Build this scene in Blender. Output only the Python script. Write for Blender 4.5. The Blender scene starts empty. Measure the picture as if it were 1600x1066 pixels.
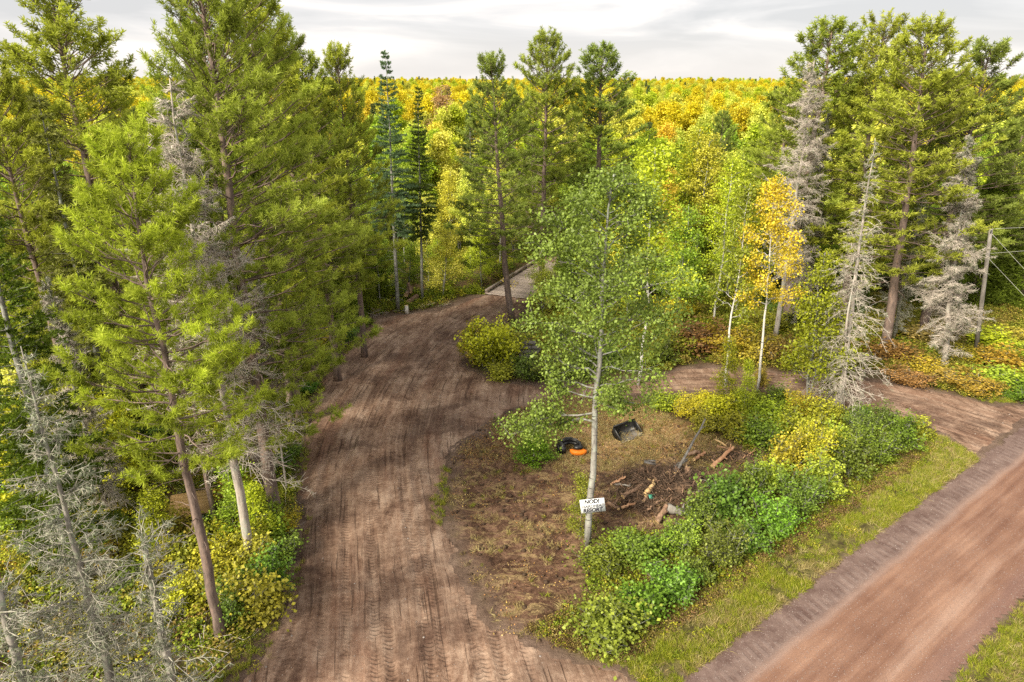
import bpy, math, random
import numpy as np
from mathutils import Vector, Matrix, Euler

# ------------------------------------------------------------------ camera, sky, sun, exposure
SC = bpy.context.scene
COL = SC.collection
FPX, CX, CY = 1066.0, 800.0, 533.0          # focal length and centre of the 1600 x 1066 photograph
CAMH = 18.0
PITCH = math.atan(408.0 / FPX)
SP, CP = math.sin(PITCH), math.cos(PITCH)

cam = bpy.data.cameras.new("camera")
cam.sensor_width = 36.0
cam.lens = 36.0 * FPX / 1600.0
cam.clip_start = 0.3
cam.clip_end = 6000
camo = bpy.data.objects.new("camera", cam)
COL.objects.link(camo)
camo.location = (0, 0, CAMH)
camo.rotation_euler = (math.pi / 2 - PITCH, 0, 0)
SC.camera = camo

SUN_EL, SUN_AZ = math.radians(35), math.radians(-138)   # azimuth clockwise from +Y: light from the left, a little behind
world = bpy.data.worlds.new("World")
SC.world = world
world.use_nodes = True
wt = world.node_tree
for n in list(wt.nodes):
    wt.nodes.remove(n)
wo = wt.nodes.new("ShaderNodeOutputWorld")
bg = wt.nodes.new("ShaderNodeBackground")
bg.inputs["Strength"].default_value = 0.10
sky = wt.nodes.new("ShaderNodeTexSky")
sky.sky_type = 'NISHITA'
sky.sun_disc = False
sky.sun_elevation = SUN_EL
sky.sun_rotation = SUN_AZ
geo = wt.nodes.new("ShaderNodeTexCoord")
mp = wt.nodes.new("ShaderNodeMapping")
mp.inputs["Scale"].default_value = (1.0, 1.0, 7.0)
wt.links.new(geo.outputs["Generated"], mp.inputs["Vector"])
cn = wt.nodes.new("ShaderNodeTexNoise")
cn.inputs["Scale"].default_value = 2.6
cn.inputs["Detail"].default_value = 7
cn.inputs["Roughness"].default_value = 0.5
cn.inputs["Distortion"].default_value = 0.5
wt.links.new(mp.outputs["Vector"], cn.inputs["Vector"])
cr = wt.nodes.new("ShaderNodeValToRGB")
e = cr.color_ramp.elements
e[0].position = 0.41
e[0].color = (4.3, 4.24, 4.26, 1)
e[1].position = 0.585
e[1].color = (7.0, 6.5, 6.15, 1)
m_ = cr.color_ramp.elements.new(0.50)
m_.color = (5.2, 5.05, 5.0, 1)
wt.links.new(cn.outputs["Fac"], cr.inputs["Fac"])
mx = wt.nodes.new("ShaderNodeMix")
mx.data_type = 'RGBA'
mx.inputs[0].default_value = 0.93
wt.links.new(sky.outputs["Color"], mx.inputs[6])
sz = wt.nodes.new("ShaderNodeSeparateXYZ"); wt.links.new(geo.outputs["Generated"], sz.inputs[0])
mr = wt.nodes.new("ShaderNodeMapRange"); wt.links.new(sz.outputs[2], mr.inputs[0])
mr.inputs[1].default_value = 0.0; mr.inputs[2].default_value = 0.07; mr.inputs[3].default_value = 0.7; mr.inputs[4].default_value = 0.0
hz = wt.nodes.new("ShaderNodeMix"); hz.data_type = 'RGBA'; wt.links.new(mr.outputs[0], hz.inputs[0])
wt.links.new(cr.outputs["Color"], hz.inputs[6]); hz.inputs[7].default_value = (5.75, 5.4, 5.1, 1)
wt.links.new(hz.outputs[2], mx.inputs[7])
wt.links.new(mx.outputs[2], bg.inputs["Color"])
wt.links.new(bg.outputs["Background"], wo.inputs["Surface"])

sl = bpy.data.lights.new("sun", 'SUN')
sl.energy = 4.6
sl.angle = math.radians(18)
sl.color = (1.0, 0.90, 0.72)
so = bpy.data.objects.new("sun", sl)
COL.objects.link(so)
sd = Vector((math.sin(SUN_AZ) * math.cos(SUN_EL), math.cos(SUN_AZ) * math.cos(SUN_EL), math.sin(SUN_EL)))
so.rotation_euler = sd.to_track_quat('Z', 'Y').to_euler()

SC.view_settings.view_transform = 'Standard'
SC.view_settings.look = 'None'
SC.view_settings.exposure = 0.84
SC.view_settings.gamma = 1
SC.view_settings.use_curve_mapping = False
cy = SC.cycles
cy.max_bounces = 5
cy.diffuse_bounces = 3
cy.glossy_bounces = 2
cy.transmission_bounces = 3
cy.transparent_max_bounces = 4
cy.caustics_reflective = False
cy.caustics_refractive = False
cy.sample_clamp_indirect = 4
cy.use_adaptive_sampling = True
cy.adaptive_threshold = 0.01
cy.use_denoising = False

# ------------------------------------------------------------------ photograph to world
def ratio(py):
    v = (py - CY) / FPX
    return (SP + CP * v) / (CP - SP * v)
def at(px, py, z=0.0):
    "the point at height z that the photograph shows at px, py"
    v = (py - CY) / FPX
    t = (CAMH - z) / (SP + CP * v)
    return ((px - CX) / FPX * t, t * (CP - SP * v))
def top_at(px, py, Y):
    "x and height of a point at distance Y seen at px, py"
    v = (py - CY) / FPX
    t = Y / (CP - SP * v)
    return (px - CX) / FPX * t, CAMH - Y * ratio(py)

# ------------------------------------------------------------------ noise
_T = np.random.default_rng(7).random((256, 256))
def vnoise(x, y):
    xi = np.floor(x).astype(int); yi = np.floor(y).astype(int)
    fx = x - xi; fy = y - yi
    fx = fx * fx * (3 - 2 * fx); fy = fy * fy * (3 - 2 * fy)
    a = _T[xi & 255, yi & 255]; b = _T[(xi + 1) & 255, yi & 255]
    c = _T[xi & 255, (yi + 1) & 255]; d = _T[(xi + 1) & 255, (yi + 1) & 255]
    return (a + (b - a) * fx) * (1 - fy) + (c + (d - c) * fx) * fy
def fbm(x, y, oct=4):
    s = 0; a = 0.5; t = 0
    for i in range(oct):
        s = s + a * vnoise(x * 2 ** i + 17.3 * i, y * 2 ** i + 5.1 * i); t += a; a *= 0.5
    return s / t
def sstep(a, b, x):
    t = np.clip((x - a) / (b - a), 0, 1)
    return t * t * (3 - 2 * t)

# ------------------------------------------------------------------ ground plan
def poly(*pts):
    return np.array([at(*p) for p in pts])
DRIVE = poly((330, 1250), (372, 1066), (420, 985), (452, 900), (462, 840), (462, 760), (468, 690), (482, 625), (500, 585), (545, 545),
             (556, 505), (600, 494), (655, 488), (700, 481), (742, 464), (757, 460), (842, 461), (826, 480), (800, 503), (748, 505),
             (733, 525), (722, 552), (726, 572), (752, 587), (820, 600), (870, 603), (880, 622), (820, 636), (765, 660), (716, 700),
             (697, 745), (697, 800), (712, 862), (742, 925), (775, 985), (860, 1010), (950, 1040), (1010, 1066), (1000, 1250))
TRACK = poly((850, 602), (930, 596), (1010, 588), (1075, 572), (1160, 574), (1290, 588), (1400, 598), (1480, 613), (1540, 630), (1620, 634), (1760, 650),
             (1760, 700), (1640, 640), (1600, 664), (1528, 716), (1490, 690), (1440, 664), (1385, 645), (1300, 628), (1230, 612), (1120, 612), (1030, 616), (930, 624), (850, 626))
CHURN = poly((870, 615), (930, 622), (1000, 630), (1060, 655), (1120, 680), (1175, 715), (1130, 750), (1075, 790), (1060, 830), (960, 830), (915, 860),
             (925, 900), (900, 960), (905, 1005), (850, 1010), (775, 985), (742, 925), (712, 862), (697, 800), (697, 745), (716, 700), (765, 660), (820, 636))
DLINE = poly((640, 1300), (625, 1066), (612, 900), (598, 760), (600, 680), (635, 590), (700, 520), (795, 462), (830, 425))
TLINE = poly((620, 720), (680, 655), (770, 618), (900, 612), (1050, 596), (1200, 597), (1330, 612), (1440, 634), (1540, 668), (1700, 720))
RP0, RD = np.array([5.33, 16.5]), np.array([0.799, 0.601])
RN = np.array([RD[1], -RD[0]])
RW = 5.25

def seg_dist(P, a, b):
    d = b - a; L2 = d @ d
    t = np.clip(((P - a) @ d) / L2, 0, 1)
    q = P - a - t[:, None] * d
    return np.sqrt((q ** 2).sum(1)), t
def sdf(P, poly_):
    "distance inside (+) or outside (-) a polygon"
    n = len(poly_); best = np.full(len(P), 1e9); ins = np.zeros(len(P), bool)
    for i in range(n):
        a, b = poly_[i], poly_[(i + 1) % n]
        d, _ = seg_dist(P, a, b); best = np.minimum(best, d)
        c = ((a[1] > P[:, 1]) != (b[1] > P[:, 1]))
        if abs(b[1] - a[1]) > 1e-9:
            xx = (b[0] - a[0]) * (P[:, 1] - a[1]) / (b[1] - a[1]) + a[0]
            ins ^= c & (P[:, 0] < xx)
    return np.where(ins, best, -best)
def along(P, line):
    "sideways and lengthwise distance from a centre line"
    best = np.full(len(P), 1e9); lat = np.zeros(len(P)); s = np.zeros(len(P)); acc = 0
    for i in range(len(line) - 1):
        a, b = line[i], line[i + 1]; d = b - a; L = math.hypot(*d); u = d / L
        dd, t = seg_dist(P, a, b)
        m = dd < best
        side = (P[:, 0] - a[0]) * u[1] - (P[:, 1] - a[1]) * u[0]
        lat = np.where(m, np.sign(side) * dd, lat); s = np.where(m, acc + t * L, s); best = np.where(m, dd, best); acc += L
    return lat, s
def smooth_line(line, n=3):
    for _ in range(n):
        q = 0.75 * line[:-1] + 0.25 * line[1:]; r = 0.25 * line[:-1] + 0.75 * line[1:]
        mid = np.empty((2 * len(q), 2)); mid[0::2] = q; mid[1::2] = r
        line = np.vstack([line[:1], mid, line[-1:]])
    return line
DLINE = smooth_line(DLINE); TLINE = smooth_line(TLINE)

PILE = np.array(at(1045, 775)); PILE2 = np.array(at(1150, 722)); CREEK = np.array([(-60, 70), (-14, 63.5), (1.0, 62.6), (14, 60.5), (70, 66)])
BR0 = np.array(at(757, 460)); BR1 = np.array(at(815, 424))
def ground_h(x, y):
    x = np.asarray(x, float); y = np.asarray(y, float); sh = x.shape
    P = np.stack([x.ravel(), y.ravel()], 1)
    h = 0.10 * (fbm(P[:, 0] / 3, P[:, 1] / 3) - 0.5)
    lat = (P - RP0) @ RN; al = (P - RP0) @ RD
    road_near = np.exp(-np.maximum(np.abs(lat - RW / 2) - 3.2, 0) ** 2 / 3)
    h *= 1 - road_near
    ditch = -0.42 * np.exp(-((lat + 2.6) / 1.0) ** 2) * sstep(-3, 4, al) * (1 - sstep(19, 23, al)) - 0.35 * np.exp(-((lat - RW - 2.6) / 1.0) ** 2)
    h += ditch
    h += 0.75 * np.exp(-((P - PILE) ** 2).sum(1) / 3.2) + 0.3 * np.exp(-((P - PILE2) ** 2).sum(1) / 2.0)
    far = sstep(6, 25, np.maximum(-P[:, 0] - 12, P[:, 1] - 50))
    h += far * 0.9 * (fbm(P[:, 0] / 14 + 3, P[:, 1] / 14) - 0.5)
    # creek bed that the bridge spans
    best = np.full(len(P), 1e9)
    for i in range(len(CREEK) - 1):
        best = np.minimum(best, seg_dist(P, CREEK[i], CREEK[i + 1])[0])
    h -= 2.0 * (1 - sstep(1.5, 4.2, best))
    R = np.hypot(P[:, 0], P[:, 1])
    h += 2.2 * sstep(110, 480, R) + 3.0 * sstep(480, 1100, R) * (0.2 + 1.6 * fbm(P[:, 0] / 200, P[:, 1] / 260 + 9, 3))
    return h.reshape(sh)
def gh(x, y):
    return float(ground_h(np.array([x]), np.array([y]))[0])

# ------------------------------------------------------------------ object helpers
def mesh_from(name, V, F, mat=None, tint=None, smooth=False, attrs=None):
    V = np.ascontiguousarray(V, dtype=np.float32); F = np.ascontiguousarray(F, dtype=np.int32)
    me = bpy.data.meshes.new(name)
    k = F.shape[1]
    me.vertices.add(len(V)); me.vertices.foreach_set("co", V.ravel())
    me.loops.add(F.size); me.loops.foreach_set("vertex_index", F.ravel())
    me.polygons.add(len(F))
    me.polygons.foreach_set("loop_start", np.arange(0, F.size, k, dtype=np.int32))
    me.update(calc_edges=True)
    if smooth:
        me.polygons.foreach_set("use_smooth", np.ones(len(F), bool))
    if tint is not None:
        a = me.attributes.new("tint", 'FLOAT', 'FACE'); a.data.foreach_set("value", np.asarray(tint, np.float32))
    for nm, (dom, typ, arr) in (attrs or {}).items():
        a = me.attributes.new(nm, typ, dom)
        a.data.foreach_set("vector" if typ == 'FLOAT_VECTOR' else "value", np.ascontiguousarray(arr, dtype=np.float32).ravel())
    if mat:
        me.materials.append(mat)
    return me
class MB:
    "collects triangles and quads (quads kept as two triangles) into one mesh"
    def __init__(s): s.V = []; s.F = []; s.T = []; s.n = 0
    def add(s, V, F, t=0.5):
        V = np.asarray(V, float); F = np.asarray(F, int)
        if F.shape[1] == 4:
            F = np.vstack([F[:, [0, 1, 2]], F[:, [0, 2, 3]]])
            if np.ndim(t): t = np.concatenate([t, t])
        s.V.append(V); s.F.append(F + s.n); s.T.append(np.broadcast_to(t, (len(F),))); s.n += len(V)
        return s
    def mesh(s, name, mat, smooth=False):
        return mesh_from(name, np.vstack(s.V), np.vstack(s.F), mat, np.concatenate(s.T), smooth)
def box_vf(c, size, rot=None):
    sx, sy, sz = [a / 2 for a in size]
    V = np.array([(x, y, z) for x in (-sx, sx) for y in (-sy, sy) for z in (-sz, sz)], float)
    if rot is not None:
        V = V @ np.array(Euler(rot).to_matrix()).T
    V = V + np.array(c)
    F = [(0, 1, 3, 2), (4, 6, 7, 5), (0, 4, 5, 1), (2, 3, 7, 6), (0, 2, 6, 4), (1, 5, 7, 3)]
    return V, F
def tube_vf(P, R, n=8, cap=True, wob=0.0, rng=None):
    P = np.asarray(P, float); m = len(P); R = np.broadcast_to(R, (m,))
    D = np.gradient(P, axis=0); D /= np.linalg.norm(D, axis=1)[:, None] + 1e-9
    ref = np.array([0.0, 0, 1]) if abs(D[:, 2]).mean() < 0.8 else np.array([1.0, 0, 0])
    U = np.cross(D, ref); U /= np.linalg.norm(U, axis=1)[:, None] + 1e-9
    W = np.cross(D, U)
    a = np.linspace(0, 2 * np.pi, n, endpoint=False)
    rr = np.ones((m, n))
    if wob and rng is not None: rr += rng.normal(0, wob, (m, n))
    V = P[:, None] + (U[:, None] * np.cos(a)[None, :, None] + W[:, None] * np.sin(a)[None, :, None]) * (R[:, None] * rr)[..., None]
    V = V.reshape(-1, 3)
    i = np.arange(m - 1)[:, None] * n; j = np.arange(n)[None]
    F = np.stack([i + j, i + (j + 1) % n, i + n + (j + 1) % n, i + n + j], -1).reshape(-1, 4)
    if cap:
        b = len(V); V = np.vstack([V, P[:1], P[-1:]])
        e0 = np.stack([np.full(n, b), (np.arange(n) + 1) % n, np.arange(n), np.arange(n)], 1)
        o = (m - 1) * n
        e1 = np.stack([np.full(n, b + 1), o + np.arange(n), o + (np.arange(n) + 1) % n, o + (np.arange(n) + 1) % n], 1)
        F3 = np.vstack([F[:, [0, 1, 2]], F[:, [0, 2, 3]], e0[:, :3], e1[:, :3]])
        return V, F3
    return V, F
def segs_vf(A, B, ra, rb, n=3):
    "many straight tapering twigs at once"
    A = np.asarray(A, float); B = np.asarray(B, float); N = len(A)
    D = B - A; D /= np.linalg.norm(D, axis=1)[:, None] + 1e-9
    ref = np.tile([0.31, 0.17, 0.93], (N, 1)); ref[np.abs(D[:, 2]) > 0.85] = (1, 0.2, 0)
    U = np.cross(D, ref); U /= np.linalg.norm(U, axis=1)[:, None] + 1e-9
    W = np.cross(D, U)
    ra = np.broadcast_to(ra, (N,)); rb = np.broadcast_to(rb, (N,))
    a = np.linspace(0, 2 * np.pi, n, endpoint=False)
    c = (U[:, None] * np.cos(a)[None, :, None] + W[:, None] * np.sin(a)[None, :, None])
    V = np.concatenate([A[:, None] + c * ra[:, None, None], B[:, None] + c * rb[:, None, None]], 1).reshape(-1, 3)
    i = np.arange(N)[:, None] * 2 * n; j = np.arange(n)[None]
    F = np.stack([i + j, i + (j + 1) % n, i + n + (j + 1) % n, i + n + j], -1).reshape(-1, 4)
    return V, F
def needles_vf(C, D, k, ln, w, spread, rng, tb=None):
    "k slim needles round each tuft centre C, pointing about D"
    N = len(C)
    d = np.repeat(D, k, 0) + rng.normal(0, spread, (N * k, 3)); d /= np.linalg.norm(d, axis=1)[:, None] + 1e-9
    c = np.repeat(C, k, 0) + d * 0.02
    s = np.cross(d, rng.normal(0, 1, (N * k, 3))); s /= np.linalg.norm(s, axis=1)[:, None] + 1e-9
    L = ln * rng.uniform(0.7, 1.15, (N * k, 1))
    V = np.stack([c - s * w * 0.5, c + s * w * 0.5, c + d * L + s * w * 0.28, c + d * L - s * w * 0.28], 1).reshape(-1, 3)
    F = np.arange(N * k * 4).reshape(-1, 4)
    t = np.clip(np.repeat(rng.uniform(0.15, 0.85, N) if tb is None else tb, k) + rng.normal(0, 0.1, N * k), 0, 1)
    return V, F, t
def leaves_vf(C, size, rng, up=0.35, tb=None, asp=0.75):
    N = len(C)
    nrm = rng.normal(0, 1, (N, 3)); nrm[:, 2] = np.abs(nrm[:, 2]) + up; nrm /= np.linalg.norm(nrm, axis=1)[:, None]
    a = np.cross(nrm, rng.normal(0, 1, (N, 3))); a /= np.linalg.norm(a, axis=1)[:, None] + 1e-9
    b = np.cross(nrm, a)
    s = (size * rng.uniform(0.65, 1.25, N))[:, None]
    V = np.stack([C - a * s * .5, C + b * s * asp * .5 + nrm * s * .1, C + a * s * .5, C - b * s * asp * .5 + nrm * s * .1], 1).reshape(-1, 3)
    t = rng.uniform(0, 1, N) if tb is None else np.clip(tb + rng.normal(0, 0.13, N), 0, 1)
    return V, np.arange(N * 4).reshape(-1, 4), t

def link(o, parent=None):
    COL.objects.link(o)
    if parent is not None: o.parent = parent
    return o
def tag(o, label=None, cat=None, group=None, kind=None):
    if label: o["label"] = label
    if cat: o["category"] = cat
    if group: o["group"] = group
    if kind: o["kind"] = kind
    return o
def thing(name, label, cat, loc, rz=0.0, group=None, scale=1.0, lean=(0, 0)):
    o = bpy.data.objects.new(name, None); COL.objects.link(o)
    o.empty_display_size = 0.3
    o.location = loc
    m = Euler((math.atan(-lean[1]), math.atan(lean[0]), 0)).to_matrix() @ Euler((0, 0, rz)).to_matrix()
    o.rotation_euler = m.to_euler()
    o.scale = scale if isinstance(scale, (tuple, list)) else (scale,) * 3
    return tag(o, label, cat, group)
def part(name, me, parent, color=None):
    o = bpy.data.objects.new(name, me); COL.objects.link(o); o.parent = parent
    if color is not None: o.color = (*color, 1)
    return o
def struct(name, me, kind="structure"):
    o = bpy.data.objects.new(name, me); COL.objects.link(o); o["kind"] = kind
    return o

# ------------------------------------------------------------------ material helpers
class NT:
    def __init__(s, name):
        s.m = bpy.data.materials.new(name); s.m.use_nodes = True; s.t = s.m.node_tree
        for n in list(s.t.nodes): s.t.nodes.remove(n)
        s.out = s.t.nodes.new("ShaderNodeOutputMaterial")
    def n(s, typ, **kw):
        nd = s.t.nodes.new(typ)
        for k, v in kw.items(): setattr(nd, k, v)
        return nd
    def _set(s, sock, v):
        if v is None: return
        if hasattr(v, "is_linked") or isinstance(v, bpy.types.NodeSocket): s.t.links.new(v, sock)
        else:
            if isinstance(v, (tuple, list)) and len(v) == 3 and sock.type == 'RGBA': v = (*v, 1)
            sock.default_value = v
    def math(s, op, a, b=None, c=None, clamp=False):
        nd = s.n("ShaderNodeMath", operation=op, use_clamp=clamp)
        s._set(nd.inputs[0], a); s._set(nd.inputs[1], b); s._set(nd.inputs[2], c)
        return nd.outputs[0]
    def mix(s, f, a, b, blend='MIX'):
        nd = s.n("ShaderNodeMix", data_type='RGBA', blend_type=blend)
        s._set(nd.inputs[0], f); s._set(nd.inputs[6], a); s._set(nd.inputs[7], b)
        return nd.outputs[2]
    def noise(s, vec, scale, detail=3, rough=0.55, dist=0.0):
        nd = s.n("ShaderNodeTexNoise"); s._set(nd.inputs["Vector"], vec)
        nd.inputs["Scale"].default_value = scale; nd.inputs["Detail"].default_value = detail
        nd.inputs["Roughness"].default_value = rough; nd.inputs["Distortion"].default_value = dist
        return nd.outputs["Fac"]
    def voro(s, vec, scale, feat='F1', out="Distance"):
        nd = s.n("ShaderNodeTexVoronoi", feature=feat); s._set(nd.inputs["Vector"], vec); nd.inputs["Scale"].default_value = scale
        return nd.outputs[out]
    def ramp(s, f, *stops):
        nd = s.n("ShaderNodeValToRGB"); cr = nd.color_ramp
        while len(cr.elements) > 2: cr.elements.remove(cr.elements[-1])
        for i, (p, c) in enumerate(stops):
            if isinstance(c, (int, float)): c = (c, c, c)
            el = cr.elements[i] if i < 2 else cr.elements.new(p)
            el.position = p; el.color = (*c, 1)
        s._set(nd.inputs[0], f)
        return nd.outputs[0]
    def maprange(s, f, a, b, c=0.0, d=1.0):
        nd = s.n("ShaderNodeMapRange"); s._set(nd.inputs[0], f)
        for i, v in enumerate((a, b, c, d)): nd.inputs[i + 1].default_value = v
        return nd.outputs[0]
    def attr(s, name, out="Fac"):
        nd = s.n("ShaderNodeAttribute"); nd.attribute_name = name
        return nd.outputs[out]
    def obj(s): return s.n("ShaderNodeTexCoord").outputs["Object"]
    def scale(s, vec, sc):
        nd = s.n("ShaderNodeMapping"); s._set(nd.inputs["Vector"], vec); nd.inputs["Scale"].default_value = sc
        return nd.outputs[0]
    def bump(s, h, strength=0.5, dist=0.05, nrm=None):
        nd = s.n("ShaderNodeBump"); s._set(nd.inputs["Height"], h)
        nd.inputs["Strength"].default_value = strength; nd.inputs["Distance"].default_value = dist
        if nrm is not None: s._set(nd.inputs["Normal"], nrm)
        return nd.outputs[0]
    def pbr(s, col, rough=0.8, nrm=None, metal=0.0, spec=0.3):
        nd = s.n("ShaderNodeBsdfPrincipled")
        s._set(nd.inputs["Base Color"], col); s._set(nd.inputs["Roughness"], rough); s._set(nd.inputs["Metallic"], metal)
        nd.inputs["Specular IOR Level"].default_value = spec
        if nrm is not None: s._set(nd.inputs["Normal"], nrm)
        s.t.links.new(nd.outputs[0], s.out.inputs[0])
        return s.m

def foliage(name, transl=0.35, objcol=True, stops=None, gloss=0.015, rnd=0.0):
    """leaf material: the object's own colour, each leaf a little lighter, darker, yellower"""
    s = NT(name)
    t = s.attr("tint")
    oi = s.n("ShaderNodeObjectInfo")
    if objcol:
        c = oi.outputs["Color"]
    else:
        f = s.math('ADD', s.math('MULTIPLY', t, 1 - rnd), s.math('MULTIPLY', oi.outputs["Random"], rnd))
        c = s.ramp(f, *stops)
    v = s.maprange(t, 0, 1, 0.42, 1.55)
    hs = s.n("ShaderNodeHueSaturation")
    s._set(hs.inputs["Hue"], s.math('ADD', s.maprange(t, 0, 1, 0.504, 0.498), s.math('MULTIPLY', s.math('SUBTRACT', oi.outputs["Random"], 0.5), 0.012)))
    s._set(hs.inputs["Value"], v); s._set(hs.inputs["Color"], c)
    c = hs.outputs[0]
    d = s.n("ShaderNodeBsdfDiffuse"); s._set(d.inputs[0], c)
    tr = s.n("ShaderNodeBsdfTranslucent"); s._set(tr.inputs[0], s.mix(0.5, c, s.mix(1.0, c, (1.15, 1.25, 0.5), 'MULTIPLY')))
    ms = s.n("ShaderNodeMixShader"); ms.inputs[0].default_value = transl
    s.t.links.new(d.outputs[0], ms.inputs[1]); s.t.links.new(tr.outputs[0], ms.inputs[2])
    g = s.n("ShaderNodeBsdfGlossy"); g.inputs["Roughness"].default_value = 0.45
    m2 = s.n("ShaderNodeMixShader"); m2.inputs[0].default_value = gloss
    s.t.links.new(ms.outputs[0], m2.inputs[1]); s.t.links.new(g.outputs[0], m2.inputs[2])
    s.t.links.new(m2.outputs[0], s.out.inputs[0])
    return s.m
def bark(name, c0, c1, c2, sc=6, bump=0.6, marks=None, lichen=None):
    s = NT(name); o = s.obj()
    n1 = s.noise(s.scale(o, (1, 1, 0.25)), sc, 4, 0.65)
    c = s.ramp(n1, (0.3, c0), (0.52, c1), (0.75, c2))
    if lichen:
        c = s.mix(s.maprange(s.noise(o, 2.6, 4, 0.7), 0.5, 0.66), c, lichen)
    if marks:
        mk = s.maprange(s.noise(s.scale(o, (0.8, 0.8, 5)), 2.2, 3, 0.6), 0.6, 0.66)
        c = s.mix(mk, c, marks)
    return s.pbr(c, 0.85, s.bump(s.noise(s.scale(o, (1, 1, 0.3)), sc * 3, 3), bump, 0.03), spec=0.2)

M = {}
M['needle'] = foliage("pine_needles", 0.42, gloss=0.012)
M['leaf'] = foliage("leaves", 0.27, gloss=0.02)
M['grass'] = foliage("grass_blades", 0.35, False, [(0.0, (0.13, 0.20, 0.015)), (0.45, (0.29, 0.34, 0.025)), (0.75, (0.42, 0.40, 0.06)), (1.0, (0.45, 0.36, 0.13))], rnd=0.55)
M['straw'] = foliage("dry_straw", 0.2, False, [(0.0, (0.20, 0.15, 0.06)), (0.5, (0.40, 0.32, 0.13)), (1.0, (0.55, 0.46, 0.24))], rnd=0.6)
M['weed'] = foliage("weed_leaves", 0.35, False, [(0.0, (0.10, 0.17, 0.015)), (0.5, (0.22, 0.29, 0.025)), (0.8, (0.38, 0.38, 0.03)), (1.0, (0.46, 0.34, 0.04))], rnd=0.75)
M['bracken'] = foliage("bracken_leaves", 0.3, False, [(0.0, (0.22, 0.27, 0.03)), (0.4, (0.33, 0.33, 0.05)), (0.75, (0.34, 0.26, 0.06)), (1.0, (0.27, 0.16, 0.07))], rnd=0.75)
M['litter'] = foliage("fallen_leaves", 0.1, False, [(0.0, (0.16, 0.08, 0.035)), (0.5, (0.33, 0.17, 0.06)), (0.8, (0.45, 0.30, 0.09)), (1.0, (0.55, 0.42, 0.2))], rnd=0.8)
M['pine_bark'] = bark("pine_bark", (0.10, 0.075, 0.065), (0.20, 0.15, 0.13), (0.32, 0.22, 0.17))
M['orange_bark'] = bark("orange_pine_bark", (0.18, 0.09, 0.05), (0.38, 0.20, 0.10), (0.50, 0.30, 0.17))
M['grey_bark'] = bark("grey_bark", (0.14, 0.13, 0.12), (0.27, 0.26, 0.24), (0.40, 0.39, 0.36), lichen=(0.36, 0.40, 0.34), marks=(0.06, 0.055, 0.05))
M['birch'] = bark("birch_bark", (0.45, 0.43, 0.40), (0.62, 0.60, 0.57), (0.75, 0.72, 0.68), sc=4, bump=0.25, marks=(0.06, 0.05, 0.05))
M['dead_wood'] = bark("dead_spruce_wood", (0.20, 0.17, 0.15), (0.40, 0.35, 0.31), (0.56, 0.51, 0.46), lichen=(0.38, 0.41, 0.35))
M['dead_pink'] = bark("weathered_twigs", (0.36, 0.31, 0.265), (0.54, 0.48, 0.42), (0.66, 0.60, 0.54))
M['mossy_twig'] = bark('mossy_dead_twigs', (0.22, 0.20, 0.165), (0.37, 0.35, 0.29), (0.52, 0.50, 0.42))
M['mossy_wood'] = bark('mossy_dead_wood', (0.14, 0.13, 0.11), (0.29, 0.265, 0.235), (0.43, 0.40, 0.36), lichen=(0.27, 0.31, 0.22))
M['lichen'] = foliage("beard_lichen", 0.25, False, [(0.0, (0.13, 0.15, 0.10)), (0.5, (0.21, 0.235, 0.165)), (1.0, (0.32, 0.34, 0.25))], gloss=0.0, rnd=0.2)
M['log'] = bark("log_bark", (0.10, 0.065, 0.045), (0.24, 0.15, 0.10), (0.40, 0.28, 0.20), sc=5)
M['log_red'] = bark("stripped_log_wood", (0.28, 0.14, 0.08), (0.42, 0.24, 0.14), (0.55, 0.37, 0.24), sc=5)
M['log_grey'] = bark("weathered_log_wood", (0.13, 0.12, 0.105), (0.23, 0.21, 0.19), (0.34, 0.32, 0.29), sc=5)
s = NT("sawn_wood"); M['cut'] = s.pbr(s.ramp(s.noise(s.obj(), 9, 3), (0.3, (0.50, 0.32, 0.14)), (0.7, (0.72, 0.52, 0.28))), 0.8)
s = NT("black_steel"); M['black'] = s.pbr(s.ramp(s.noise(s.obj(), 7, 4), (0.35, (0.010, 0.011, 0.013)), (0.75, (0.035, 0.033, 0.032))), 0.42, spec=0.5)
s = NT("worn_steel"); M['worn'] = s.pbr(s.ramp(s.noise(s.scale(s.obj(), (1, 4, 1)), 6, 4), (0.3, (0.13, 0.12, 0.11)), (0.7, (0.27, 0.25, 0.24))), 0.5, metal=0.3)
s = NT("orange_paint"); M['orange'] = s.pbr(s.ramp(s.noise(s.obj(), 8, 4), (0.3, (0.70, 0.16, 0.01)), (0.7, (0.85, 0.24, 0.015))), 0.5)
s = NT("white_board"); M['board'] = s.pbr(s.ramp(s.noise(s.obj(), 4, 4), (0.3, (0.62, 0.66, 0.70)), (0.7, (0.82, 0.83, 0.84))), 0.6)
s = NT("black_letter_paint"); M['ink'] = s.pbr((0.02, 0.02, 0.03), 0.6)
s = NT("plywood"); M['ply'] = s.pbr(s.ramp(s.noise(s.scale(s.obj(), (1, 5, 1)), 3, 4), (0.3, (0.42, 0.25, 0.10)), (0.7, (0.66, 0.44, 0.21))), 0.7)
s = NT("dark_paint"); M['darkwall'] = s.pbr((0.035, 0.04, 0.045), 0.7)
s = NT("window_glass"); M['pane'] = s.pbr((0.35, 0.48, 0.56), 0.08, spec=0.7)
s = NT("bridge_planks"); oo = s.obj(); oi = s.n("ShaderNodeObjectInfo")
M['plank'] = s.pbr(s.mix(1.0, s.ramp(s.noise(s.scale(oo, (1, 6, 6)), 2.5, 4), (0.3, (0.30, 0.235, 0.20)), (0.7, (0.50, 0.42, 0.37))),
                         s.ramp(oi.outputs["Random"], (0.0, 0.75), (1.0, 1.15)), 'MULTIPLY'), 0.85, s.bump(s.noise(s.scale(oo, (1, 8, 8)), 6, 3), 0.4, 0.01))
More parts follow.
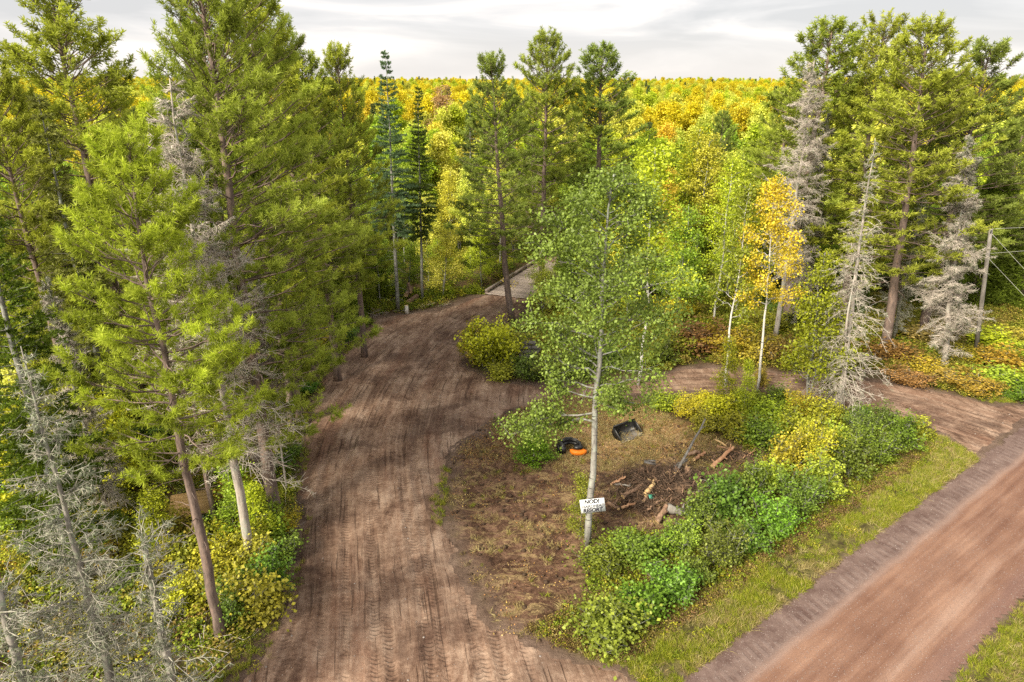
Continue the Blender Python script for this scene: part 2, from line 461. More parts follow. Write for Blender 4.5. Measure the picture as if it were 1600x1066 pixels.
s = NT("galvanised_wire"); M['wire'] = s.pbr((0.55, 0.55, 0.52), 0.5)
s = NT("green_plastic"); M['green'] = s.pbr((0.08, 0.35, 0.25), 0.4)
s = NT("stone"); M['stone'] = s.pbr(s.ramp(s.noise(s.obj(), 5, 4), (0.3, (0.22, 0.19, 0.175)), (0.7, (0.42, 0.37, 0.34))), 0.8, s.bump(s.noise(s.obj(), 12, 3), 0.4, 0.02))
s = NT("creek_water"); M['water'] = s.pbr((0.02, 0.022, 0.015), 0.08, s.bump(s.noise(s.obj(), 3, 2), 0.1, 0.02), spec=0.5)

# ------------------------------------------------------------------ soil materials
def soil_color(s, o, dark, mid, light, sc=1.0):
    n1 = s.noise(o, 0.55 * sc, 5, 0.62, 0.6)
    n2 = s.noise(o, 3.2 * sc, 4, 0.6)
    f = s.math('ADD', s.math('MULTIPLY', n1, 0.6), s.math('MULTIPLY', n2, 0.4))
    return s.ramp(f, (0.36, dark), (0.5, mid), (0.64, light))
def stones(s, o, c, scale, thr, keep, colr):
    nd = s.n("ShaderNodeTexVoronoi"); s._set(nd.inputs["Vector"], o); nd.inputs["Scale"].default_value = scale
    sep = s.n("ShaderNodeSeparateColor"); s.t.links.new(nd.outputs["Color"], sep.inputs[0])
    k = s.math('MULTIPLY', s.math('LESS_THAN', nd.outputs["Distance"], thr), s.math('GREATER_THAN', sep.outputs[0], keep))
    return s.mix(k, c, s.mix(sep.outputs[1], colr, tuple(0.6 * a for a in colr))), k

def make_ground_mat():
    s = NT("forest_floor_soil"); o = s.obj()
    forest = soil_color(s, o, (0.045, 0.035, 0.02), (0.10, 0.075, 0.04), (0.17, 0.12, 0.06))
    f2 = s.noise(o, 8, 4, 0.7)
    forest = s.mix(s.maprange(f2, 0.52, 0.62), forest, (0.26, 0.15, 0.07))
    forest = s.mix(s.maprange(s.noise(o, 1.3, 3), 0.5, 0.62, 0, 0.75), forest, (0.10, 0.13, 0.02))
    grass = s.ramp(s.noise(o, 2.5, 4, 0.7), (0.38, (0.07, 0.055, 0.028)), (0.52, (0.13, 0.12, 0.035)), (0.66, (0.22, 0.19, 0.07)))
    churn = soil_color(s, o, (0.042, 0.022, 0.015), (0.13, 0.072, 0.047), (0.29, 0.175, 0.115), 1.6)
    straw = s.maprange(s.noise(s.scale(o, (1.0, 2.2, 1)), 0.9, 6, 0.72, 1.2), 0.51, 0.59)
    straw = s.math('MULTIPLY', straw, s.maprange(s.noise(o, 16, 3, 0.8), 0.38, 0.55))
    churn = s.mix(s.math('MULTIPLY', straw, 0.85), churn, (0.42, 0.31, 0.15))
    churn = s.mix(s.maprange(s.noise(o, 24, 2, 0.8), 0.62, 0.70, 0, 0.8), churn, (0.42, 0.26, 0.15))
    c = s.mix(s.attr("m_grass"), forest, grass)
    strawc = s.ramp(s.noise(o, 9, 5, 0.8), (0.35, (0.20, 0.11, 0.06)), (0.47, (0.42, 0.26, 0.13)), (0.58, (0.64, 0.47, 0.25)))
    churn = s.mix(s.math('MULTIPLY', s.attr("m_straw"), s.maprange(s.noise(o, 1.1, 4, 0.7), 0.32, 0.5)), churn, strawc)
    c = s.mix(s.attr("m_churn"), c, churn)
    drv = soil_color(s, o, (0.10, 0.065, 0.05), (0.175, 0.120, 0.092), (0.26, 0.185, 0.145))
    c = s.mix(s.attr("m_edge"), c, drv)
    lump = s.math('MULTIPLY', s.noise(o, 2.2, 6, 0.8), 1.6)
    b = s.math('ADD', lump, s.math('MULTIPLY', s.noise(o, 26, 3, 0.7), 0.5))
    return s.pbr(c, 0.95, s.bump(b, 0.9, 0.12), spec=0.1)
def make_drive_mat(name, warm=0.0):
    "worked dirt: streaks run with the wheels (attribute st: sideways, lengthwise)"
    s = NT(name); o = s.obj()
    st = s.attr("st", "Vector")
    w = s.noise(o, 0.35, 3)
    mixv = s.n("ShaderNodeVectorMath", operation='ADD'); s._set(mixv.inputs[0], st)
    cmb = s.n("ShaderNodeCombineXYZ"); s._set(cmb.inputs[0], s.math('MULTIPLY', w, 0.22)); s.t.links.new(cmb.outputs[0], mixv.inputs[1])
    v = mixv.outputs[0]
    s1 = s.noise(s.scale(v, (1.0, 0.07, 1)), 1.1, 5, 0.6)
    s2 = s.noise(s.scale(v, (1.0, 0.045, 1)), 4.5, 4, 0.6)
    blot = s.noise(o, 0.42, 5, 0.6, 0.8)
    fine = s.noise(o, 4.5, 6, 0.78, 0.3)
    rotv = s.n("ShaderNodeMapping"); s._set(rotv.inputs["Vector"], o); rotv.inputs["Rotation"].default_value = (0, 0, 0.75); rotv.inputs["Scale"].default_value = (1.0, 0.12, 1)
    s3 = s.noise(rotv.outputs[0], 1.7, 5, 0.65, 0.5)
    patchy = s.maprange(s.noise(o, 0.22, 3), 0.42, 0.58)
    st1 = s.math('ADD', s.math('MULTIPLY', s1, 0.5), s.math('MULTIPLY', s2, 0.5))
    mixs = s.n("ShaderNodeMix"); s._set(mixs.inputs[0], patchy); s._set(mixs.inputs[2], st1); s._set(mixs.inputs[3], s3)
    f = s.math('ADD', s.math('MULTIPLY', mixs.outputs[0], 0.40), s.math('ADD', s.math('MULTIPLY', blot, 0.32), s.math('MULTIPLY', fine, 0.28)))
    c = s.ramp(f, (0.40, (0.090, 0.051, 0.036)), (0.455, (0.185, 0.114, 0.080)), (0.505, (0.275, 0.180, 0.130)), (0.575, (0.42, 0.30, 0.225)))
    red = s.maprange(s.noise(s.scale(v, (1, 0.1, 1)), 0.8, 3), 0.52, 0.70, 0, 0.5)
    c = s.mix(red, c, (0.23, 0.115, 0.075))
    # damp darker patches
    c = s.mix(s.maprange(s.noise(o, 0.28, 4, 0.6, 1.0), 0.50, 0.62, 0, 0.55), c, (0.075, 0.044, 0.034))
    c, k1 = stones(s, o, c, 9, 0.16, 0.93, (0.50, 0.42, 0.36))
    c, k2 = stones(s, o, c, 24, 0.22, 0.85, (0.33, 0.25, 0.21))
    # tyre treads: cross bars inside the marked wheel tracks
    tr = s.attr("tread")
    sep = s.n("ShaderNodeSeparateXYZ"); s._set(sep.inputs[0], st)
    ph = s.math('MULTIPLY', sep.outputs[1], 34.0)
    ph = s.math('ADD', ph, s.math('MULTIPLY', s.math('ABSOLUTE', s.math('SINE', s.math('MULTIPLY', sep.outputs[0], 7.0))), 3.0))
    ln = s.noise(s.scale(v, (1.0, 0.022, 1)), 7.5, 2, 0.5)
    lines = s.math('MULTIPLY', s.maprange(ln, 0.60, 0.645), s.maprange(s.noise(o, 0.5, 3), 0.40, 0.55))
    c = s.mix(s.math('MULTIPLY', lines, 0.65), c, (0.070, 0.042, 0.030))
    lite = s.math('MULTIPLY', s.maprange(ln, 0.40, 0.355), s.maprange(s.noise(o, 0.6, 3), 0.42, 0.55))
    c = s.mix(s.math('MULTIPLY', lite, 0.4), c, (0.38, 0.265, 0.195))
    bars = s.math('MULTIPLY', s.maprange(s.math('SINE', ph), -0.2, 0.5), tr)
    bars = s.math('MULTIPLY', bars, s.maprange(s.noise(o, 1.6, 3), 0.42, 0.55))
    c = s.mix(s.math('MULTIPLY', bars, 0.22), c, (0.075, 0.045, 0.033))
    h = s.math('ADD', s.math('SUBTRACT', s.math('MULTIPLY', s2, 0.9), s.math('MULTIPLY', lines, 0.5)), s.math('MULTIPLY', fine, 0.7))
    h = s.math('ADD', h, s.math('MULTIPLY', s.noise(o, 30, 3, 0.7), 0.35))
    h = s.math('SUBTRACT', h, s.math('MULTIPLY', bars, 0.6))
    h = s.math('ADD', h, s.math('MULTIPLY', k1, 0.25))
    return s.pbr(c, 0.92, s.bump(h, 0.9, 0.07), spec=0.12)
def make_road_mat():
    "gravel road: st.x runs 0..5.25 m across from the hedge side, st.y lengthwise"
    s = NT("red_gravel"); o = s.obj(); st = s.attr("st", "Vector")
    sep = s.n("ShaderNodeSeparateXYZ"); s._set(sep.inputs[0], st); x, y = sep.outputs[0], sep.outputs[1]
    wob = s.math('MULTIPLY', s.math('SUBTRACT', s.noise(s.scale(st, (0.2, 1, 1)), 0.35, 3), 0.5), 0.5)
    xx = s.math('ADD', x, wob)
    n2 = s.noise(s.scale(st, (1, 0.06, 1)), 2.6, 5, 0.6)
    n3 = s.noise(s.scale(st, (1, 0.03, 1)), 0.9, 3, 0.6)
    blot = s.noise(o, 0.35, 4, 0.55)
    f = s.math('ADD', s.math('ADD', s.math('MULTIPLY', n2, 0.4), s.math('MULTIPLY', n3, 0.3)), s.math('MULTIPLY', blot, 0.3))
    c = s.ramp(f, (0.38, (0.15, 0.076, 0.052)), (0.5, (0.235, 0.132, 0.092)), (0.62, (0.34, 0.205, 0.145)))
    shoulder = s.maprange(xx, 1.15, 1.45, 1, 0)
    sh = s.ramp(s.noise(o, 1.2, 4, 0.7), (0.35, (0.115, 0.074, 0.064)), (0.65, (0.21, 0.15, 0.13)))
    c = s.mix(shoulder, c, sh)
    line = s.math('MULTIPLY', s.maprange(xx, 1.0, 1.35), s.maprange(xx, 1.4, 1.6, 1, 0))
    c = s.mix(s.math('MULTIPLY', line, 0.45), c, (0.34, 0.25, 0.215))
    line2 = s.math('MULTIPLY', s.maprange(xx, 3.55, 3.9), s.maprange(xx, 3.95, 4.35, 1, 0))
    c = s.mix(s.math('MULTIPLY', s.math('MULTIPLY', line2, s.maprange(n2, 0.35, 0.6)), 0.5), c, (0.36, 0.25, 0.20))
    line3 = s.math('MULTIPLY', s.maprange(xx, 2.2, 2.5), s.maprange(xx, 2.6, 2.9, 1, 0))
    c = s.mix(s.math('MULTIPLY', s.math('MULTIPLY', line3, s.maprange(n3, 0.4, 0.6)), 0.4), c, (0.34, 0.235, 0.185))
    rgt = s.maprange(xx, 4.3, 4.7)
    c = s.mix(s.math('MULTIPLY', rgt, 0.6), c, (0.19, 0.115, 0.10))
    # ridged tyre marks on the shoulder
    ph = s.math('MULTIPLY', s.math('ADD', y, s.math('MULTIPLY', x, 0.25)), 17.0)
    tread = s.math('MULTIPLY', s.maprange(s.math('SINE', ph), -0.3, 0.4), s.math('MULTIPLY', s.maprange(xx, 0.45, 0.6), s.maprange(xx, 1.05, 1.2, 1, 0)))
    tread = s.math('MULTIPLY', tread, s.maprange(s.noise(o, 0.9, 3), 0.38, 0.5))
    c = s.mix(s.math('MULTIPLY', tread, 0.22), c, (0.30, 0.235, 0.215))
    c, k1 = stones(s, o, c, 16, 0.26, 0.7, (0.42, 0.34, 0.31))
    c, k2 = stones(s, o, c, 34, 0.3, 0.6, (0.24, 0.16, 0.15))
    g = s.noise(o, 32, 4, 0.8)
    c = s.mix(1.0, c, s.ramp(g, (0.3, 0.7), (0.7, 1.3)), 'MULTIPLY')
    h = s.math('ADD', s.math('MULTIPLY', g, 0.5), s.math('ADD', s.math('MULTIPLY', n2, 0.5), s.math('MULTIPLY', tread, 0.3)))
    h = s.math('ADD', h, s.math('MULTIPLY', k1, 0.3))
    return s.pbr(c, 0.93, s.bump(h, 0.8, 0.04), spec=0.12)

# ------------------------------------------------------------------ ground sheets
def axis(lo, hi, step, far_lo, far_hi, g=1.16):
    a = list(np.arange(lo, hi, step)); s_ = step; p = a[0]; L = []
    while p > far_lo: s_ *= g; p -= s_; L.append(p)
    s_ = step; p = a[-1]; R_ = []
    while p < far_hi: s_ *= g; p += s_; R_.append(p)
    return np.array(L[::-1] + a + R_)
def grid_faces(nx, ny):
    i = np.arange(ny - 1)[:, None] * nx; j = np.arange(nx - 1)[None]
    return np.stack([i + j, i + j + 1, i + nx + j + 1, i + nx + j], -1).reshape(-1, 4)
def sheet(name, mat, x0, x1, y0, y1, step, inside, zfun, attrs):
    xs = np.arange(x0, x1, step); ys = np.arange(y0, y1, step)
    X, Y = np.meshgrid(xs, ys); P = np.stack([X.ravel(), Y.ravel()], 1)
    ok = inside(P)
    F = grid_faces(len(xs), len(ys)); F = F[ok[F].all(1)]
    used = np.unique(F); idx = np.full(len(P), -1); idx[used] = np.arange(len(used)); F = idx[F]; P = P[used]
    V = np.column_stack([P, zfun(P)])
    me = mesh_from(name, V, F, mat, smooth=True, attrs={k: ('POINT',) + f(P) for k, f in attrs.items()})
    return struct(name, me)
def drive_in(P):
    e = 0.9 * (fbm(P[:, 0] / 1.1, P[:, 1] / 1.1, 4) - 0.5)
    return sdf(P, DRIVE) + e
def track_in(P):
    e = 0.7 * (fbm(P[:, 0] / 1.1 + 4, P[:, 1] / 1.1, 4) - 0.5)
    return sdf(P, TRACK) + e
RUTS = [(-2.5, .22), (-1.5, .2), (-0.75, .22), (0.05, .2), (0.75, .24), (1.5, .2), (2.3, .25), (3.2, .22), (-3.5, .22), (4.2, .2)]
def ruts(lat, s, seed=0.0):
    h = np.zeros_like(lat); tr = np.zeros_like(lat)
    for k, (c, w) in enumerate(RUTS):
        cc = c + 0.9 * (vnoise(s / 19 + k * 9.1 + seed, np.full_like(s, k * 3.3)) - 0.5)
        amp = 0.3 + 1.1 * vnoise(s / 5 + k * 5.7, np.full_like(s, k * 1.7 + seed))
        g = np.exp(-((lat - cc) / w) ** 4)
        h -= 0.035 * amp * g; h += 0.022 * amp * np.exp(-((np.abs(lat - cc) - w * 1.35) / 0.09) ** 2)
        tr = np.maximum(tr, g * np.clip(amp, 0, 1))
    return h, tr
def zdrive(P):
    lat, s = along(P, DLINE)
    h, _ = ruts(lat, s)
    e = sstep(0, 0.8, drive_in(P))
    n = 0.05 * (fbm(P[:, 0] / 0.7, P[:, 1] / 0.7, 3) - 0.5) + 0.03 * (fbm(P[:, 0] / 0.2, P[:, 1] / 0.2, 2) - 0.5)
    return ground_h(P[:, 0], P[:, 1]) + 0.03 * e - 0.015 + (h + n) * e
def ztrack(P):
    lat, s = along(P, TLINE)
    h, _ = ruts(lat, s, 3.0)
    e = sstep(0, 0.7, track_in(P)); lr = (P - RP0) @ RN
    n = 0.03 * (fbm(P[:, 0] / 0.5, P[:, 1] / 0.5, 3) - 0.5)
    return ground_h(P[:, 0], P[:, 1]) + 0.028 * e - 0.02 + (0.7 * h + n) * e

ax = axis(-22, 42, 0.25, -1500, 1500); ay = axis(8, 66, 0.25, -60, 2600)
X, Y = np.meshgrid(ax, ay); GP = np.stack([X.ravel(), Y.ravel()], 1)
GZ = ground_h(GP[:, 0], GP[:, 1])
dd = drive_in(GP); dt = track_in(GP); dc = sdf(GP, CHURN) + 1.2 * (fbm(GP[:, 0] / 1.3, GP[:, 1] / 1.3) - 0.5)
lr = (GP - RP0) @ RN
nn = fbm(GP[:, 0] / 2 + 8, GP[:, 1] / 2) - 0.5
m_grass = np.maximum(sstep(-5.0, -3.0, lr + 3 * nn) * (1 - sstep(RW + 9, RW + 14, lr)), 0)
m_churn = sstep(-0.4, 0.5, dc)
m_edge = sstep(-.45, .1, np.minimum(lr, RW - lr) + .8 * nn)
m_straw = np.exp(-(((GP[:, 0] - 7.6) / 5.2) ** 2 + ((GP[:, 1] - 32.6) / 3.2) ** 2) ** 1.5)
m_edge = np.maximum(m_edge, np.maximum(sstep(-1.3, 0.2, dd + 1.2 * nn), sstep(-0.9, 0.2, dt + nn)))
# clods and dozer furrows in the worked patch
GZ += m_churn * (0.26 * (fbm(GP[:, 0] / 0.9, GP[:, 1] / 0.5, 4) - 0.5) + 0.07 * (vnoise(GP[:, 0] / 0.3, GP[:, 1] / 0.3) - 0.5))
GZ -= 0.13 * np.maximum(sstep(0.25, 0.7, dd), sstep(0.25, 0.7, dt)) + 0.12 * sstep(0.2, 0.6, np.minimum(lr, RW - lr))
g_me = mesh_from("ground", np.column_stack([GP, GZ]), grid_faces(len(ax), len(ay)), make_ground_mat(), smooth=True,
                 attrs={"m_grass": ('POINT', 'FLOAT', m_grass), "m_churn": ('POINT', 'FLOAT', m_churn), "m_straw": ('POINT', 'FLOAT', m_straw), "m_edge": ('POINT', 'FLOAT', m_edge)})
struct("ground", g_me)
def st_of(line):
    def f(P):
        lat, s = along(P, line); return ('FLOAT_VECTOR', np.column_stack([lat, s, 0 * s]))
    return f
def tread_of(line, seed):
    def f(P):
        lat, s = along(P, line); return ('FLOAT', ruts(lat, s, seed)[1])
    return f
sheet("driveway", make_drive_mat("worked_dirt"), -12.5, 8, 9, 60.5, 0.1, lambda P: drive_in(P) > 0, zdrive, {"st": st_of(DLINE), "tread": tread_of(DLINE, 0.0)})
sheet("side_track", make_drive_mat("track_dirt"), 1, 46, 30, 48, 0.12, lambda P: (track_in(P) > 0) & ((P - RP0) @ RN < 0.1), ztrack, {"st": st_of(TLINE), "tread": tread_of(TLINE, 3.0)})
def road_in(P):
    l = (P - RP0) @ RN; e = 0.35 * (fbm(P[:, 0] / 0.7, P[:, 1] / 0.7, 3) - 0.5)
    return np.minimum(l, RW - l) + e
def zroad(P):
    l = (P - RP0) @ RN
    return ground_h(P[:, 0], P[:, 1]) + 0.012 + 0.06 * sstep(0, 2.2, np.minimum(l, RW - l)) + 0.02 * (fbm(P[:, 0] / 0.4, P[:, 1] / 0.4, 2) - 0.5)
def st_road(P):
    return ('FLOAT_VECTOR', np.column_stack([(P - RP0) @ RN, (P - RP0) @ RD, np.zeros(len(P))]))
sheet("gravel_road", make_road_mat(), -20, 60, 2, 62, 0.16, lambda P: road_in(P) > 0, zroad, {"st": st_road})
# creek water under the bridge
wv = []; 
for i, p in enumerate(smooth_line(CREEK.astype(float), 2)): wv += [(p[0], p[1] - 2.2, -1.55), (p[0], p[1] + 2.2, -1.55)]
wf = [(2 * i, 2 * i + 2, 2 * i + 3, 2 * i + 1) for i in range(len(wv) // 2 - 1)]
struct("creek_water", mesh_from("creek_water", wv, wf, M['water']))

# ------------------------------------------------------------------ tree builders: each returns [(part name, mesh), ...]
def trunk_path(H, rng, wob=0.02, n=14, bend=0.0):
    z = np.linspace(0, H, n); a = np.cumsum(rng.normal(0, wob, n)) * np.sqrt(H / 15); b = np.cumsum(rng.normal(0, wob, n)) * np.sqrt(H / 15)
    a += bend * np.sin(z / H * np.pi)
    return np.column_stack([a - a[0], b - b[0], z])
def on_path(P, z):
    return np.array([np.interp(z, P[:, 2], P[:, 0]), np.interp(z, P[:, 2], P[:, 1]), z])
def bezier(p0, d0, L, rise, n, rng, wob=0.05):
    "branch that leaves along d0 and turns up (rise > 0) or droops"
    t = np.linspace(0, 1, n)[:, None]
    P = p0 + d0 * (L * t) + np.array([0, 0, 1.0]) * (rise * L * t ** 2)
    P[1:] += rng.normal(0, wob * L / n, (n - 1, 3))
    return P
def seg_of(P, r0, r1):
    n = len(P); r = np.linspace(r0, r1, n)
    return P[:-1], P[1:], r[:-1], r[1:]
class Wood:
    def __init__(s): s.A = []; s.B = []; s.a = []; s.b = []
    def path(s, P, r0, r1):
        A, B, a, b = seg_of(P, r0, r1); s.A.append(A); s.B.append(B); s.a.append(a); s.b.append(b)
    def many(s, A, B, ra, rb):
        s.A.append(A); s.B.append(B); s.a.append(np.broadcast_to(ra, (len(A),))); s.b.append(np.broadcast_to(rb, (len(A),)))
    def vf(s, n=3):
        return segs_vf(np.vstack(s.A), np.vstack(s.B), np.concatenate(s.a), np.concatenate(s.b), n)
    def ends(s): return np.vstack(s.A), np.vstack(s.B)

def pine(seed, H=20, R=3.2, cb=0.35, r0=0.24, wsp=0.55, tuft=21, nl=0.18, nw=0.026, dens=1.25, bend=0.0, dead=True, barkm='pine_bark', brush=False, gap=None):
    rng = np.random.default_rng(seed)
    tp = trunk_path(H, rng, 0.03, 18, bend); rr = r0 * (1 - (tp[:, 2] / H) ** 1.2 * 0.88); rr[0] *= 1.25
    V, F = tube_vf(tp, rr, 9, wob=0.03, rng=rng); tb = MB().add(V, F)
    W = Wood(); C = []; D = []; T = []
    z = H * cb * 0.6 if dead else H * cb
    while z < H - 0.25:
        f = (z - H * cb) / (H - H * cb)
        nb = rng.integers(4, 6)
        az0 = rng.uniform(0, 6.28)
        for k in range(nb):
            az = az0 + k * 6.283 / nb + rng.normal(0, 0.25)
            if f < 0:
                if rng.random() < 0.45:      # dead snag of a branch under the crown
                    L = rng.uniform(0.4, 1.6); d = np.array([math.cos(az), math.sin(az), rng.uniform(-0.25, 0.1)])
                    W.path(bezier(on_path(tp, z), d, L, -0.05, 4, rng, 0.15), 0.022, 0.006)
                continue
            prof = (0.45 + 0.9 * f / 0.22) if f < 0.22 else (1.35 - 1.12 * (f - 0.22) / 0.78)
            prof = min(prof, 1.0) if f < 0.22 else 1.0 - 0.80 * ((f - 0.22) / 0.78) ** 1.9
            L = R * max(prof, 0.13) * rng.uniform(0.72, 1.18)
            if rng.random() < 0.05: continue
            if gap and f < 0.8 and abs((az - gap[0] + math.pi) % (2 * math.pi) - math.pi) < gap[1]: L *= 0.28
            el = -0.12 + 0.95 * f ** 1.3 + rng.normal(0, 0.08)
            d = np.array([math.cos(az) * math.cos(el), math.sin(az) * math.cos(el), math.sin(el)])
            P = bezier(on_path(tp, z + rng.uniform(-0.15, 0.15)), d, L, 0.16, 7, rng, 0.10)
            W.path(P, 0.045 * (0.35 + L / R * 0.65) * H / 20, 0.010)
            tb_ = np.clip(0.5 + rng.normal(0, 0.16), 0, 1)
            # side shoots
            ns = max(3, int(L / (0.30 if brush else 0.24) * dens))
            u = 1 - rng.uniform(0, 1, ns) ** 1.25 * (0.82 if f < 0.85 else 0.95)
            side = rng.choice([-1, 1], ns)
            for uu, sd_ in zip(u, side):
                q = uu * 6; i = min(int(q), 5); p = P[i] + (P[i + 1] - P[i]) * (q - i)
                l2 = (0.25 + 0.42 * L * (1 - uu)) * rng.uniform(0.6, 1.2)
                ang = sd_ * rng.uniform(0.6, 1.1)
                dx = d[0] * math.cos(ang) - d[1] * math.sin(ang); dy = d[0] * math.sin(ang) + d[1] * math.cos(ang)
                dl = np.array([dx, dy, d[2] + rng.uniform(0.0, 0.55)]); dl /= np.linalg.norm(dl)
                e_ = p + dl * l2
                W.many(p[None], e_[None], 0.012, 0.006)
                if brush:      # bottle-brush shoots: rings of needles along the last stretch, tips turned up
                    lb = min(l2 + 0.12, 0.46); dq = dl + np.array([0, 0, rng.uniform(0.2, 0.7)]); dq /= np.linalg.norm(dq)
                    for j in range(4):
                        q_ = j / 3.0
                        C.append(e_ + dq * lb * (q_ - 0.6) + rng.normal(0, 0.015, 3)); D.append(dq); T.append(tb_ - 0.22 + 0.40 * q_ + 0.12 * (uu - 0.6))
                    continue
                nt = 1 + int(l2 / 0.33)
                for j in range(nt):
                    c = e_ - dl * (j * 0.30) + rng.normal(0, 0.05, 3)
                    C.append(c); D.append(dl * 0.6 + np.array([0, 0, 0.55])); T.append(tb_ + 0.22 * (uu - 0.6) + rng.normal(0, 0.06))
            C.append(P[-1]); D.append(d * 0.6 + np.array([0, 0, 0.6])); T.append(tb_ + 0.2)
        z += wsp * rng.uniform(0.75, 1.2) * (1.0 if f < 0.6 else 0.72)
    for j in range(3):
        C.append(on_path(tp, H - 0.1 * j)); D.append(np.array([0, 0, 1.0])); T.append(0.6)
    C = np.array(C); D = np.array(D); D /= np.linalg.norm(D, axis=1)[:, None]
    V, F, t = needles_vf(C, D, tuft, nl, nw, 1.0, rng, np.clip(T, 0.05, 0.95))
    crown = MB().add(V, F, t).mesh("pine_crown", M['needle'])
    V, F = W.vf(3); tb.add(V, F)
    return [("trunk", tb.mesh("pine_trunk", M[barkm], True)), ("crown", crown)]

def spruce(seed, H=18, R=2.0, cb=0.15, r0=0.16, dens=1.0, droop=0.12, leaf=0.13, gaps=0.1, barkm='grey_bark'):
    rng = np.random.default_rng(seed)
    tp = trunk_path(H, rng, 0.02, 16); rr = r0 * (1 - (tp[:, 2] / H) ** 1.1 * 0.93)
    V, F = tube_vf(tp, rr, 8, wob=0.03, rng=rng); tb = MB().add(V, F)
    W = Wood(); C = []; D = []; T = []
    z = H * 0.07
    while z < H - 0.15:
        f = (z - H * cb) / (H - H * cb); nb = rng.integers(4, 7); az0 = rng.uniform(0, 6.28)
        for k in range(nb):
            az = az0 + k * 6.283 / nb + rng.normal(0, 0.3)
            if f < 0:
                if rng.random() < 0.5:
                    L = rng.uniform(0.3, R * 0.6); d = np.array([math.cos(az), math.sin(az), rng.uniform(-0.2, 0.1)])
                    W.path(bezier(on_path(tp, z), d, L, -0.1, 4, rng, 0.15), 0.016, 0.005)
                continue
            if rng.random() < gaps: continue
            L = R * (min(1, 0.65 + f * 1.5) * (1 - f) ** 0.85 + 0.07) * rng.uniform(0.65, 1.2)
            el = 0.05 + 0.7 * f ** 2 + rng.normal(0, 0.06)
            d = np.array([math.cos(az) * math.cos(el), math.sin(az) * math.cos(el), math.sin(el)])
            P = bezier(on_path(tp, z), d, L, -droop * (1 - f), 5, rng, 0.06)
            W.path(P, 0.022 * (0.4 + L / R * 0.6), 0.005)
            tb_ = 0.5 + rng.normal(0, 0.15)
            ns = max(4, int(L / 0.11 * dens)); u = rng.uniform(0.15, 1, ns)
            for uu in u:
                q = uu * 4; i = min(int(q), 3); p = P[i] + (P[i + 1] - P[i]) * (q - i)
                ang = rng.choice([-1, 1]) * rng.uniform(0.5, 1.1)
                l2 = (0.15 + 0.36 * L * (1 - uu) ** 0.8)
                dl = np.array([d[0] * math.cos(ang) - d[1] * math.sin(ang), d[0] * math.sin(ang) + d[1] * math.cos(ang), -0.18 + 0.5 * f]); dl /= np.linalg.norm(dl)
                n_ = 1 + int(l2 / 0.13)
                for j in range(n_):
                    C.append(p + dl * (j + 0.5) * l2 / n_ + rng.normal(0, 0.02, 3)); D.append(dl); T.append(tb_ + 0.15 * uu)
        z += rng.uniform(0.22, 0.42)
    C.append(np.array([*on_path(tp, H)[:2], H])); D.append(np.array([0, 0, 1.0])); T.append(0.6)
    C = np.array(C); D = np.array(D)
    V, F, t = needles_vf(C, D, 7, leaf, 0.045, 0.55, rng, np.clip(T, 0.05, 0.95))
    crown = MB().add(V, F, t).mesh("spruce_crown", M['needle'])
    V, F = W.vf(3); tb.add(V, F)
    return [("trunk", tb.mesh("spruce_trunk", M[barkm], True)), ("crown", crown)]

